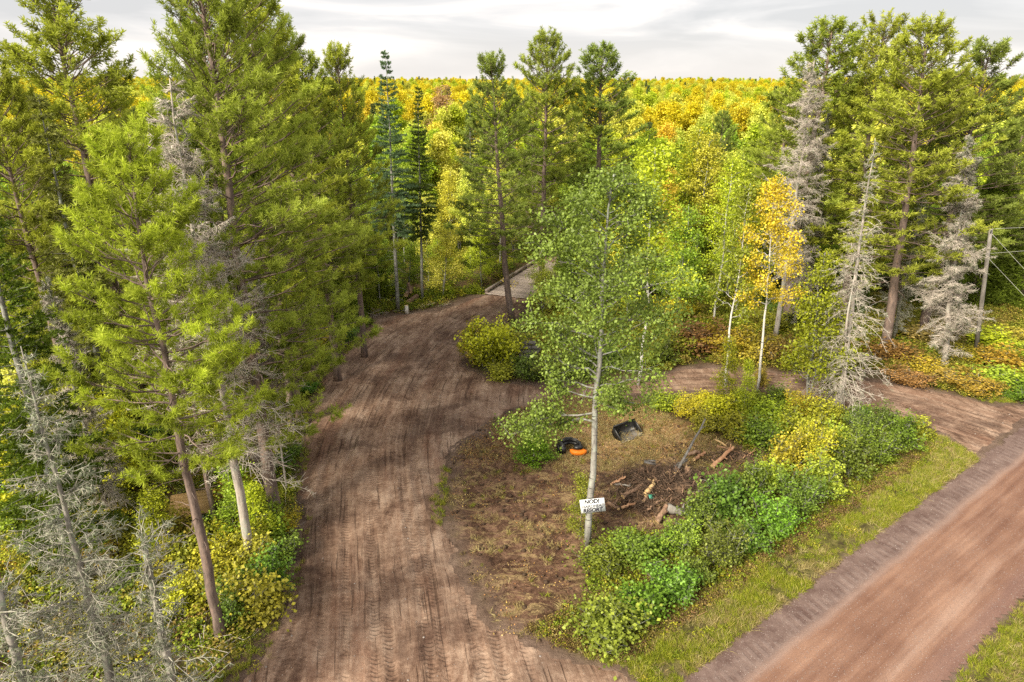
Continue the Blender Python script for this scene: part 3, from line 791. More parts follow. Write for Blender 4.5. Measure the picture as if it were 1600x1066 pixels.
def dead_spruce(seed, H=16, R=2.4, r0=0.17, dens=1.0, top_fuzz=0.0, lich=1.0, cb=0.08, up=0.15, broken=0.0, woodm='dead_wood', twigm='dead_pink', fork=False, tp_=0.75, tw=0.012, wh=1.0, sag=(-0.35, 0.12)):
    rng = np.random.default_rng(seed)
    tp = trunk_path(H, rng, 0.035, 16); rr = r0 * (1 - (tp[:, 2] / H) ** 1.1 * (0.92 if not broken else 0.45))
    V, F = tube_vf(tp, rr, 8, wob=0.05, rng=rng); tb = MB().add(V, F)
    if fork:
        z0 = H * 0.28; p = on_path(tp, z0); q = p + np.array([0.5, -0.25, 0.5]); Pf = np.array([p, q, q + (0.15, 0, 1.8), q + (0.1, 0.1, 3.6)])
        V, F = tube_vf(Pf, [r0 * .5, r0 * .45, r0 * .3, r0 * .12], 7); tb.add(V, F)
    W = Wood(); LC = []
    z = H * cb
    while z < H - 0.1:
        f = z / H; nb = rng.integers(3, 7)
        for k in range(nb):
            az = rng.uniform(0, 6.28)
            if rng.random() < 0.12: continue
            L = R * ((min(1, 0.55 + f * 1.8)) * (1 - f) ** tp_ + 0.06) * rng.uniform(0.35, 1.2)
            if broken and f > 0.8: L = R * rng.uniform(0.3, 0.9)
            el = up * rng.normal(0.3, 1.2) + 0.5 * f
            d = np.array([math.cos(az) * math.cos(el), math.sin(az) * math.cos(el), math.sin(el)])
            P = bezier(on_path(tp, z), d, L, rng.uniform(*sag), 6, rng, 0.22)
            W.path(P, 0.022 * (0.4 + 0.6 * L / R), 0.006)
            ns = int(L / 0.13 * dens * (1 + 2.0 * top_fuzz * sstep(0.45, 0.9, f)))
            for _ in range(ns):
                uu = rng.uniform(0.15, 1); q = uu * 5; i = min(int(q), 4); p = P[i] + (P[i + 1] - P[i]) * (q - i)
                ang = rng.choice([-1, 1]) * rng.uniform(0.4, 1.2); l2 = (0.10 + 0.3 * L * (1 - uu)) * rng.uniform(0.5, 1.4)
                dl = np.array([d[0] * math.cos(ang) - d[1] * math.sin(ang), d[0] * math.sin(ang) + d[1] * math.cos(ang), rng.uniform(-0.55, 0.35)])
                e_ = p + dl * l2
                W.many(p[None], e_[None], tw, tw * .5)
                if l2 > 0.25:
                    m_ = rng.integers(2, 4); tt = rng.uniform(0.3, 1, m_)[:, None]; A = p + dl * l2 * tt
                    W.many(A, A + rng.normal(0, 0.12, (m_, 3)), tw * .75, tw * .35)
                if rng.random() < 0.5 * lich: LC.append(p + dl * l2 * rng.uniform(0.2, 1))
            if rng.random() < lich:
                for uu in rng.uniform(0.1, 1, 3): LC.append(P[min(int(uu * 5), 4)])
        z += rng.uniform(0.16, 0.34) * wh
    V, F = W.vf(3)
    out = [("trunk", tb.mesh("dead_trunk", M[woodm], True)), ("branches", MB().add(V, F).mesh("dead_branches", M[twigm]))]
    if LC:
        LC = np.array(LC)
        V, F, t = needles_vf(LC, np.tile([0, 0, -0.35], (len(LC), 1)), 6, 0.11, 0.016, 0.55, rng)
        out.append(("lichen", MB().add(V, F, t).mesh("beard_lichen", M['lichen'])))
    return out

def broadleaf(seed, H=13, R=2.6, cb=0.3, r0=0.13, n_leaf=7000, leaf=0.16, stems=1, barkm='grey_bark', shape=0.5, up=0.9, clump=0.32, fill=1.0, twigs=True, extra=(), taper=0.0):
    "one or several stems, ascending limbs, leaves in clumps round the twigs"
    rng = np.random.default_rng(seed)
    tb = MB(); W = Wood(); tips = []; wts = []
    for s_ in range(stems):
        tp = trunk_path(H * (0.97 if s_ == 0 else rng.uniform(0.7, 0.95)), rng, 0.06, 14)
        if stems > 1:
            a = rng.uniform(0, 6.28); tp[:, :2] += np.outer((tp[:, 2] / H) ** 0.8, [math.cos(a) * R * 0.45, math.sin(a) * R * 0.45])
        V, F = tube_vf(tp, r0 * (1 - (tp[:, 2] / H) * 0.85) * (1 if s_ == 0 else 0.7), 8, wob=0.04, rng=rng); tb.add(V, F)
        nb = int(26 / max(1, stems * 0.6) * fill)
        for k in range(nb):
            f = (k + rng.uniform(0, 1)) / nb; z = tp[-1, 2] * (cb + (1 - cb) * f * 0.96)
            az = k * 2.4 + rng.normal(0, 0.4)
            prof = (math.sin(math.pi * min(1, (f * 0.86 + 0.12)) ** shape)) ** 0.7
            L = R * max(0.25, prof) * rng.uniform(0.7, 1.15) * min(1, 1 - taper + f * 3.0 * max(taper, 0.01) + (1 if taper == 0 else 0)); el = up * (0.45 + 0.6 * f) + rng.normal(0, 0.12)
            d = np.array([math.cos(az) * math.cos(el), math.sin(az) * math.cos(el), math.sin(el)])
            P = bezier(on_path(tp, z) * (1, 1, 1), d, L * 1.15, -0.1, 6, rng, 0.16)
            W.path(P, r0 * 0.30 * (1 - 0.55 * f), 0.008)
            for j in range(int(4 + L * 3.2)):
                uu = rng.uniform(0.2, 1); q = uu * 5; i = min(int(q), 4); p = P[i] + (P[i + 1] - P[i]) * (q - i)
                dl = d + rng.normal(0, 0.75, 3); dl /= np.linalg.norm(dl); l2 = (0.3 + 0.3 * L * (1 - uu) + 0.15) * rng.uniform(0.6, 1.2)
                if twigs: W.many(p[None], (p + dl * l2)[None], 0.010, 0.004)
                tips.append(p + dl * l2); wts.append(1.0); tips.append(p + dl * l2 * 0.5); wts.append(0.6)
            tips.append(P[-1]); wts.append(1.2)
        tips.append(tp[-1]); wts.append(1.0)
        for (z, az, L, el) in (extra if s_ == 0 else ()):
            d = np.array([math.cos(az) * math.cos(el), math.sin(az) * math.cos(el), math.sin(el)])
            P = bezier(on_path(tp, z), d, L, -0.28, 6, rng, 0.2); W.path(P, r0 * 0.32, 0.01)
            for j in range(int(9 * L)):
                uu = rng.uniform(0.3, 1); q = uu * 5; i = min(int(q), 4); p = P[i] + (P[i + 1] - P[i]) * (q - i)
                dl = d * 0.5 + rng.normal(0, 0.7, 3); dl /= np.linalg.norm(dl); l2 = rng.uniform(0.3, 0.9)
                W.many(p[None], (p + dl * l2)[None], 0.010, 0.004); tips.append(p + dl * l2); wts.append(1.1); tips.append(p + dl * l2 * .5); wts.append(.8)
    tips = np.array(tips); wts = np.array(wts)
    ti = rng.choice(len(tips), n_leaf, p=wts / wts.sum())
    tcl = rng.normal(0.5, 0.17, len(tips))
    C = tips[ti] + rng.normal(0, clump, (n_leaf, 3)) * (1, 1, 0.75)
    C[:, 2] = np.maximum(C[:, 2], 0.05)
    V, F, t = leaves_vf(C, leaf, rng, 0.3, np.clip(tcl[ti], 0, 1))
    V2, F2 = W.vf(3); tb.add(V2, F2)
    return [("trunk", tb.mesh("broadleaf_trunk", M[barkm], True)), ("crown", MB().add(V, F, t).mesh("broadleaf_crown", M['leaf']))]

def cedar(seed, H=10, R=1.7, n=9000):
    rng = np.random.default_rng(seed)
    tp = trunk_path(H * 0.97, rng, 0.02); V, F = tube_vf(tp, 0.13 * (1 - tp[:, 2] / H * 0.9), 7); tb = MB().add(V, F)
    f = rng.uniform(0, 1, n) ** 1.25; az = rng.uniform(0, 6.28, n)
    lump = 0.78 + 0.34 * vnoise(az * 1.9 + 50, f * H * 0.9) + 0.2 * vnoise(az * 5 + 9, f * H * 2.2)
    rad = R * (1 - f) ** 0.62 * lump * rng.uniform(0.55, 1.02, n) ** 0.5
    C = np.column_stack([rad * np.cos(az), rad * np.sin(az), 0.1 + f * H * 0.98])
    C[:, :2] += np.column_stack([np.interp(C[:, 2], tp[:, 2], tp[:, 0]), np.interp(C[:, 2], tp[:, 2], tp[:, 1])])
    D = np.column_stack([np.cos(az) * 0.7, np.sin(az) * 0.7, np.full(n, 0.35)])
    tt = np.clip(0.5 + 0.9 * (vnoise(az * 3 + 20, f * H * 1.5) - 0.5) + rng.normal(0, 0.08, n), 0, 1)
    V, F, t = needles_vf(C, D, 3, 0.2, 0.06, 0.45, rng, tt)
    W = Wood(); 
    for k in range(40):
        z = rng.uniform(0.05, 0.9) * H; a = rng.uniform(0, 6.28); L = R * (1 - z / H) ** 0.62 * 0.8
        W.path(bezier(on_path(tp, z), np.array([math.cos(a), math.sin(a), 0.2]), L, 0.1, 4, rng), 0.02, 0.006)
    V2, F2 = W.vf(3); tb.add(V2, F2)
    return [("trunk", tb.mesh("cedar_trunk", M['pine_bark'], True)), ("crown", MB().add(V, F, t).mesh("cedar_crown", M['needle']))]

def shrub(seed, R=1.0, H=1.5, n=2400, leaf=0.10, stems=16, clump=0.095, top_tint=0.0):
    rng = np.random.default_rng(seed); W = Wood(); tips = []
    for k in range(stems):
        a = rng.uniform(0, 6.28); r = R * rng.uniform(0.15, 0.95); h = H * rng.uniform(0.45, 1.2) * (1 - 0.35 * (r / R) ** 2)
        P = bezier(np.array([rng.normal(0, 0.1 * R), rng.normal(0, 0.1 * R), -0.05]), np.array([math.cos(a) * r / h, math.sin(a) * r / h, 1.0]), h, -0.05, 6, rng, 0.15)
        W.path(P, 0.018, 0.006)
        for j in range(12):
            uu = rng.uniform(0.25, 1); q = uu * 5; i = min(int(q), 4); p = P[i] + (P[i + 1] - P[i]) * (q - i)
            dl = rng.normal(0, 1, 3); dl[2] = abs(dl[2]) * 0.8; dl /= np.linalg.norm(dl); e_ = p + dl * 0.38 * R * rng.uniform(0.5, 1.2)
            W.many(p[None], e_[None], 0.007, 0.003); tips += [e_, p * 0.4 + e_ * 0.6]
        tips.append(P[-1])
    tips = np.array(tips); tcl = rng.normal(0.5, 0.27, len(tips)); ti = rng.integers(0, len(tips), n)
    C = tips[ti] + rng.normal(0, clump, (n, 3)); C[:, 2] = np.abs(C[:, 2] - 0.04) + 0.04
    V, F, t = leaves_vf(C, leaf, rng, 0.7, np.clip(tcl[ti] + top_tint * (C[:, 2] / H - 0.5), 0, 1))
    V2, F2 = W.vf(3)
    return [("stems", MB().add(V2, F2).mesh("shrub_stems", M['grey_bark'])), ("foliage", MB().add(V, F, t).mesh("shrub_foliage", M['leaf']))]

def put(proto, name, label, cat, x, y, s=1.0, color=(0.1, 0.15, 0.02), rz=None, group=None, lean=(0, 0), z=None, sink=0.05):
    rz = random.uniform(0, 6.28) if rz is None else rz
    t = thing(name, label, cat, (x, y, (gh(x, y) if z is None else z) - sink), rz, group, s, lean)
    for nm, me in proto:
        part(nm, me, t, color)
    return t

# ------------------------------------------------------------------ tree kinds
random.seed(5)
PN = [pine(k, H_, R_, c_, bend=b_, tuft=10, nl=0.19, nw=0.036, brush=True, dens=1.25, wsp=0.56) for k, H_, R_, c_, b_ in ((11, 20, 3.4, 0.24, 0), (12, 20, 3.2, 0.27, 0.15), (13, 20, 3.7, 0.22, 0), (14, 18, 2.8, 0.34, 0))]
PNEAR = [pine(21, 16.5, 2.5, 0.42, wsp=0.50, tuft=22, nl=0.155, nw=0.017, dens=1.7, brush=True, r0=0.18), pine(22, 22, 4.3, 0.20, wsp=0.55, tuft=17, nl=0.165, nw=0.022, dens=1.35, brush=True, gap=(2.25, 0.95), r0=0.27)]
SPR = [spruce(31, 19, 2.0, 0.30, gaps=0.2), spruce(32, 16, 1.6, 0.2), spruce(33, 17, 2.4, 0.12, r0=0.2, dens=0.8, gaps=0.2)]
DSP = [dead_spruce(41, 18, 3.7, 0.19, 1.2, top_fuzz=2.2, lich=0.4, cb=0.27, tp_=0.6, up=0.3, tw=0.010, wh=1.15), dead_spruce(42, 15.3, 3.1, 0.17, 0.9, lich=1.2, cb=0.06, up=0.1, fork=True, sag=(-0.95, -0.1), tp_=1.0),
       dead_spruce(43, 15, 2.9, 0.18, 3.4, top_fuzz=0.8, lich=0.9, cb=0.1, up=0.35), dead_spruce(44, 12.7, 2.4, 0.15, 1.2, lich=2.0, cb=0.1, up=0.2, woodm='mossy_wood', twigm='mossy_twig'),
       dead_spruce(45, 7.3, 1.7, 0.12, 0.9, lich=2.0, broken=1, cb=0.2, up=0.5, woodm='mossy_wood', twigm='mossy_twig')]
MAPLE = broadleaf(51, 15.6, 3.15, 0.43, 0.17, 31000, 0.118, stems=1, barkm='grey_bark', shape=0.8, up=0.6, clump=0.21, fill=2.1, taper=0.45,
                  extra=((6.2, 3.2, 3.5, 0.05), (6.8, 0.2, 2.2, 0.1), (5.8, 2.8, 2.8, 0.0)))
ASP = [broadleaf(61, 13, 2.5, 0.28, 0.11, 9000, 0.17, clump=0.30), broadleaf(62, 13, 2.2, 0.38, 0.10, 7000, 0.17, clump=0.28), broadleaf(63, 12, 2.9, 0.2, 0.12, 9500, 0.18, stems=2, clump=0.33),
       broadleaf(64, 10, 2.4, 0.12, 0.09, 8000, 0.18, stems=3, clump=0.33)]
BIR = [broadleaf(71, 13.2, 2.0, 0.42, 0.10, 8000, 0.14, barkm='birch', clump=0.24, shape=0.7), broadleaf(72, 13, 1.9, 0.35, 0.09, 6500, 0.15, barkm='birch', clump=0.26)]
SLIM = broadleaf(75, 7.5, 1.0, 0.05, 0.06, 5200, 0.13, clump=0.2, shape=0.5)
CED = [cedar(81, 11, 2.0, 11000), cedar(82, 8, 1.7, 8000)]
SHR = [shrub(91, 1.0, 1.5, 3000), shrub(92, 1.1, 1.3, 3000), shrub(93, 0.9, 1.8, 2800, 0.11), shrub(94, 1.2, 1.6, 3600, 0.085),
       shrub(95, 1.05, 1.7, 2300, 0.135, stems=14, clump=0.2), shrub(96, 1.25, 1.4, 3000, 0.12, stems=15, clump=0.22)]
FAR = [broadleaf(101, 13, 2.3, 0.22, 0.12, 8500, 0.27, clump=0.42, twigs=False, fill=0.7), broadleaf(102, 14, 1.9, 0.3, 0.12, 8500, 0.27, clump=0.40, twigs=False, fill=0.7),
       broadleaf(103, 11, 2.3, 0.15, 0.1, 8500, 0.27, stems=2, clump=0.42, twigs=False, fill=0.7)]
FARP = [pine(111, 17, 2.8, 0.3, wsp=0.9, tuft=7, nl=0.34, nw=0.08, dens=0.6, dead=False), spruce(112, 15, 1.9, 0.1, dens=0.45, leaf=0.24)]

# leaf colours (tuned, mostly brighter than real leaves)
G_PINE = (0.30, 0.36, 0.055); G_PINE_D = (0.24, 0.30, 0.06); G_PINE_Y = (0.39, 0.42, 0.06)
G_SPR = (0.11, 0.155, 0.06); G_CED = (0.24, 0.29, 0.035)
A_YEL = (0.62, 0.63, 0.10); A_YG = (0.46, 0.53, 0.035); A_GR = (0.30, 0.42, 0.04); A_ORG = (0.64, 0.50, 0.05); A_GOLD = (0.66, 0.61, 0.07); A_RED = (0.46, 0.30, 0.14)
A_MAP = (0.205, 0.285, 0.05); A_DK = (0.20, 0.27, 0.035)

def tree_top(px, py, Y):
    x, z = top_at(px, py, Y)
    return x, z - gh(x, Y)
def pput(protos, H0, name, label, cat, px, py, Y, color, group=None, wid=1.0, lean=(0, 0), rz=None):
    "tree at distance Y whose tip the photograph shows at px, py"
    x, h = tree_top(px, py, Y); x -= lean[0] * h
    s = h / H0
    return put(protos, name, label, cat, x, Y, (s * wid, s * wid, s), color, rz, group, lean)

GP_L = "red pines on the left of the driveway"
GP_R = "tall red pines on the right behind the side track"
# the left stand
pput(PN[2], 20, "pine_tree", "tall full-crowned pine at the far left edge of the wood", "pine tree", 78, -8, 36, G_PINE_Y, GP_L, 1.3)
L2x, L2y = at(345, 1000)
put(PNEAR[0], "pine_tree", "nearest pine with big round needle tufts, in front of the grey dead spruce", "pine tree", L2x, L2y, 1.0, (0.37, 0.45, 0.05), 0.6, GP_L)
x, y = at(343, 846)
put(PNEAR[0], "pine_tree", "lower pine whose dark trunk stands beside the little plywood hut", "pine tree", x, y, (0.66, 0.66, 0.95), (0.34, 0.40, 0.04), 2.9, GP_L)
x, y = at(432, 810)
put(PNEAR[1], "pine_tree", "biggest broad pine beside the driveway with its thick trunk at the dirt edge", "pine tree", x, y, (1.02, 1.02, 1.02), G_PINE, 1.3, GP_L, (0.0, 0.0))
pput(PNEAR[1], 22, "pine_tree", "wide pine just behind the biggest pine by the driveway", "pine tree", 432, 45, 40, (0.28, 0.34, 0.05), GP_L, 1.0, rz=4.0)
pput(PN[0], 20, "pine_tree", "pine with a narrow top in the gap behind the biggest left pine", "pine tree", 478, 92, 40, G_PINE, GP_L)
pput(PN[1], 20, "pine_tree", "rightmost pine of the left stand, next to the slim blue-green spruce", "pine tree", 530, 84, 44, G_PINE_Y, GP_L, 0.9)
pput(PN[3], 18, "pine_tree", "pine rising behind the left dead spruce's shoulder", "pine tree", 385, 2, 34, G_PINE_Y, GP_L, 1.1)
pput(PN[0], 20, "pine_tree", "pine half hidden at the very left border of the picture", "pine tree", -20, 90, 30, G_PINE_Y, GP_L, 0.9)
pput(PN[1], 20, "pine_tree", "low dark pine between the far left pine and the dead spruce", "pine tree", 185, 140, 48, G_PINE_D, GP_L, 0.8)
pput(DSP[0], 18, "dead_spruce", "tall grey dead spruce with fuzzy pinkish top among the left pines", "dead tree", 266, 120, 21.9, (0.3, 0.3, 0.3), None, 1.0, rz=0.3)
pput(SPR[1], 16, "spruce_tree", "pale thinning spruce in front of the far left pine", "spruce tree", 58, 150, 30, (0.26, 0.28, 0.08), None, 1.1)
pput(SPR[2], 17, "spruce_tree", "dark layered spruce reaching in from the left border", "spruce tree", -75, 200, 21, (0.12, 0.17, 0.02), None, 1.0)
x, h = tree_top(25, 540, 14.2)
put(DSP[3], "dead_spruce", "lichen-hung dead spruce at the lower left with pale drooping branches", "dead tree", x, 14.2, h / 12.7, (0.3, 0.3, 0.3), 1.0)
x, h = tree_top(215, 846, 14.0)
put(DSP[4], "dead_tree_stub", "broken lichen-covered dead trunk leaning over the lower left corner", "dead tree", x, 14.0, h / 7.3, (0.3, 0.3, 0.3), 2.0)
x, h = tree_top(-5, 930, 12.5)
put(DSP[4], "dead_tree_stub", "short lichen-covered dead spruce in the bottom left corner", "dead tree", x, 12.5, (h / 7.3 * 1.2, h / 7.3 * 1.2, h / 7.3), (0.3, 0.3, 0.3), 4.0)
pput(DSP[2], 15, "dead_spruce", "grey dead spruce low behind the nearest pine's left side", "dead tree", 75, 430, 24, (0.3, 0.3, 0.3), None, 0.8)
pput(DSP[0], 18, "dead_spruce", "dead spruce stem with bare twigs beside the two thick pine trunks", "dead tree", 402, 430, 27, (0.3, 0.3, 0.3), None, 0.4)
x, y = at(408, 770)
put(PN[1], "pine_tree", "second thick pine trunk close behind the one at the dirt edge", "pine tree", x, y, 0.98, G_PINE, 2.0, GP_L)
x, y = at(60, 705)
put(PN[3], "pine_tree", "leaning pine with a bare pale trunk near the left border", "pine tree", x - 1.0, y, 0.85, G_PINE_Y, 0.2, GP_L, (-0.04, 0))
x, y = at(455, 668)
put(PN[3], "pine_tree", "younger pine whose low boughs hang over the edge of the driveway", "pine tree", x, y, (0.8, 0.8, 0.62), G_PINE, 3.0, GP_L)

for lb_, px_, py_, k_, c_ in (("slim yellow-green sapling left of the nearest pine's foot", 258, 885, .5, (0.42, 0.44, 0.03)), ("slim green sapling between nearest pine and thick pine trunks", 378, 852, .55, A_GR), ("slim lime sapling beside the two thick pine trunks", 410, 862, .45, A_YG)):
    put(SLIM, "sapling", lb_, "sapling", *at(px_, py_), (k_ * 1.5, k_ * 1.5, k_), c_)
# young broadleaf growth between the left pines
rl = np.random.default_rng(8)
for i in range(46):
    px, py = rl.uniform(-120, 430), rl.uniform(560, 830)
    x, y = at(px, py)
    if drive_in(np.array([[x, y]]))[0] > -1.6 or (200 < px < 370 and 700 < py): continue
    c, nm = [((0.46, 0.47, 0.02), "yellow-green"), (A_YG, "lime green"), (A_YEL, "yellow"), ((0.28, 0.36, 0.02), "green")][rl.integers(0, 4)]
    k = rl.uniform(.42, .68)
    put(ASP[3], "sapling", f"{nm} young broadleaf tree growing between the left pines", "sapling", x, y, (k, k, k * rl.uniform(.8, 1.1)), c, None, f"{nm} saplings between the left pines")

# middle background conifers
x, y = at(622, 485); xt, h = tree_top(598, 80, y)
put(SPR[0], "spruce_tree", "tall slim blue-green spruce with a bare lower trunk by the driveway bend", "spruce tree", x, y, (h / 19, h / 19, h / 19), (0.13, 0.20, 0.10), 1, None, ((xt - x) / h, 0))
x, y = at(660, 472); xt, h = tree_top(654, 136, y)
put(SPR[0], "spruce_tree", "slim dark spruce just right of the blue-green one", "spruce tree", x, y, (h / 19 * 0.9, h / 19 * 0.9, h / 19), (0.14, 0.19, 0.04), 3, None, ((xt - x) / h, 0))
x, y = at(800, 502); xt, h = tree_top(765, 94, y)
put(PN[1], "pine_tree", "leaning pine standing at the near end of the wooden bridge", "pine tree", x, y, (h / 20 * 1.15, h / 20 * 1.15, h / 20), G_PINE_D, 2.2, "pines behind the clearing", ((xt - x) / h, 0))
pput(PN[0], 20, "pine_tree", "dark broad pine right of the leaning bridge pine", "pine tree", 850, 58, 60, G_PINE, "pines behind the clearing", 1.1, rz=0.5)
pput(PN[3], 18, "pine_tree", "dark pine, the right-hand one of the three in the middle", "pine tree", 941, 80, 64, G_PINE_D, "pines behind the clearing", 1.35, rz=4)
pput(CED[0], 11, "cedar_tree", "dense dark green cedar behind the left pines' boughs", "cedar tree", 532, 275, 54, G_CED)
pput(CED[1], 8, "cedar_tree", "lower cedar reaching the ground by the cut logs", "cedar tree", 572, 345, 58, G_CED, None, 1.1)
pput(CED[1], 8, "cedar_tree", "green cedar behind the slim blue-green spruce", "cedar tree", 500, 330, 50, A_DK, None, 1.3)

# right stand
x, y = at(1383, 546); xt, h = tree_top(1440, 38, y)
put(PN[0], "pine_tree", "tall pine with a thick trunk behind the forked dead snag", "pine tree", x, y, (h / 20 * 1.3, h / 20 * 1.3, h / 20), G_PINE_Y, 0.4, GP_R, ((xt - x) / h, 0))
pput(PN[2], 20, "pine_tree", "tall pine with an orange-brown trunk left of the thick-trunked one", "pine tree", 1388, 36, 50, G_PINE_Y, GP_R, 1.15, (-0.03, 0))
pput(PN[3], 18, "pine_tree", "leftmost of the tall right-hand pines, behind the tallest grey snag", "pine tree", 1300, 44, 51, G_PINE, GP_R, 1.4)
pput(PN[1], 20, "pine_tree", "dark pine at the right above the utility pole", "pine tree", 1540, 76, 49, G_PINE_D, GP_R, 1.4)
pput(PN[0], 20, "pine_tree", "pine between the two highest crowns and the dark right-hand pine", "pine tree", 1478, 118, 54, G_PINE, GP_R, 1.1)
pput(PN[2], 20, "pine_tree", "dark low-branched pine beyond the utility pole at the right border", "pine tree", 1600, 190, 56, G_PINE_D, GP_R, 1.1)
pput(PN[3], 18, "pine_tree", "smaller pine filling in left of the right-hand stand", "pine tree", 1235, 150, 60, G_PINE, GP_R, 1.2)
for i, (px, py, Y, w) in enumerate([(1570, 250, 57, 1.6), (1640, 300, 56, 1.6), (1500, 300, 56, 1.5), (1345, 330, 54, 1.2)]):
    pput(CED[i % 2], [11, 8][i % 2], "cedar_tree", ["dark cedar behind the utility pole", "dark cedar at the right border above the bracken", "dark cedar behind the bushy dead spruce", "dark cedar behind the forked snag"][i], "cedar tree", px, py, Y, A_DK, None, w * 0.8)
x, h = tree_top(1280, 93, 47)
put(DSP[0], "dead_spruce", "tallest grey dead snag, left of the right-hand pines", "dead tree", x - 0.2, 47, (h / 18 * .95, h / 18 * .95, h / 18), (0.3, 0.3, 0.3), 1.4)
pput(DSP[2], 15, "dead_spruce", "shorter pinkish dead spruce right behind the tallest snag", "dead tree", 1296, 165, 50, (0.3, 0.3, 0.3), None, 0.7)
x, y = at(1312, 642); xt, h = tree_top(1360, 214, y)
put(DSP[1], "dead_spruce", "forked grey dead spruce with sagging branches above the hedge row", "dead tree", x, y, (h / 15.3, h / 15.3, h / 15.3), (0.3, 0.3, 0.3), 4.4, None, ((xt - x) / h + 0.01, 0))
x, y = at(1475, 572); xt, h = tree_top(1515, 205, y)
put(DSP[2], "dead_spruce", "bushy pale dead spruce full of fine twigs beside the utility pole", "dead tree", x, y, (h / 15, h / 15, h / 15), (0.3, 0.3, 0.3), 0.2, None, ((xt - x) / h, 0))
pput(DSP[3], 12.7, "dead_spruce", "small lichen-grey dead spruce between pine trunk and bushy dead spruce", "dead tree", 1445, 300, 47, (0.3, 0.3, 0.3), None, 0.9)

# birches, maple and saplings round the clearing
x, y = at(918, 852)
MX, MY = x, y
put(MAPLE, "maple_tree", "large green broad-crowned tree in the clearing with the white sign on its trunk", "tree", x, y, (0.94, 0.94, 1.0), A_MAP, 0.0, None, (0.015, 0))
x, y = at(1183, 612); xt, h = tree_top(1212, 272, y)
put(BIR[0], "birch_tree", "golden yellow birch with a bare white trunk beside the side track", "birch tree", x, y, (h / 13.2 * .9, h / 13.2 * .9, h / 13.2), (0.70, 0.55, 0.045), 1.0, None, ((xt - x) / h + 0.005, 0))
x, y = at(997, 602); xt, h = tree_top(985, 215, y)
put(BIR[1], "birch_tree", "yellow-green birch just behind the big green tree", "birch tree", x, y, (h / 13 * 1.15, h / 13 * 1.15, h / 13), A_YG, 2.0)
x, y = at(1133, 606); xt, h = tree_top(1140, 275, y)
put(BIR[1], "birch_tree", "greenish birch with a thin pale trunk left of the golden birch", "birch tree", x, y, (h / 13 * 0.9, h / 13 * 0.9, h / 13), (0.26, 0.31, 0.03), 5.0)
put(SLIM, "sapling", "slim leafy sapling at the foot of the greenish birch", "sapling", *at(1128, 640), 0.62, (0.33, 0.33, 0.02), 0)
put(SLIM, "sapling", "slim yellow-green sapling beside the golden birch", "sapling", *at(1158, 655), 0.5, A_YG, 0)
x, y = at(1262, 628)
put(ASP[3], "broadleaf_tree", "leafy olive-green tree between the golden birch and the forked snag", "tree", x, y, (0.82, 0.82, 0.92), (0.27, 0.31, 0.02), 0)
x, y = at(1115, 505)
put(BIR[1], "birch_tree", "pale-trunked birch behind the rusty shrubs", "birch tree", x, y, 1.0, A_YG, 3)
put(SLIM, "sapling", "little sapling clinging to the big tree's trunk above the sign", "sapling", *at(905, 838), (0.5, 0.5, 0.42), (0.25, 0.27, 0.03), 0)
put(SLIM, "sapling", "green sapling in the torn soil left of the grapple", "sapling", *at(832, 722), (0.85, 0.85, 0.25), (0.15, 0.27, 0.02), 0)

# the dense wood behind the clearing: single trees out to about 110 m
rng = np.random.default_rng(99)
kinds = [("birch", A_YEL, "yellow aspen in the dense wood behind the clearing"), ("x", A_YG, "yellow-green aspen in the dense wood behind the clearing"),
         ("x", A_GR, "green broadleaf tree in the dense wood behind the clearing"), ("x", A_GOLD, "golden aspen in the dense wood behind the clearing"),
         ("x", A_ORG, "orange-leaved tree in the dense wood behind the clearing")]
pts = []
Yc = 53.0
def clear_of(x, y):
    if abs(x - (-0.5 + (y - 58) * 0.45)) < 3.6 and y < 76: return False      # bridge and the lane beyond
    if drive_in(np.array([[x, y]]))[0] > -1.2 or track_in(np.array([[x, y]]))[0] > -1.2: return False
    return True
while Yc < 112:
    step = 3.9 + (Yc - 53) * 0.022
    xw = 0.80 * Yc + 6
    for xx in np.arange(-xw, xw, step):
        x = xx + rng.uniform(-1.4, 1.4); y = Yc + rng.uniform(-1.4, 1.4)
        if not clear_of(x, y): continue
        if x > 14 and y < 57: continue
        pts.append((x, y))
    Yc += step * 0.95
def patch(x, y):
    return fbm(np.array([x / 22.0 + 40]), np.array([y / 22.0 + 7]), 3)[0]
def zone(x, y):
    px = CX + FPX * x / (y * CP + 8 * SP)
    side = ("behind the left pines" if px < 500 else "behind the two slim spruces" if px < 700 else "round the bridge and the middle pines" if px < 860 else
            "behind the big green tree" if px < 1060 else "above the golden birch" if px < 1260 else "behind the right-hand pines")
    rank = "front edge" if y < 62 else "second rank" if y < 76 else "middle" if y < 92 else "depth"
    return f"in the {rank} of the wood {side}"
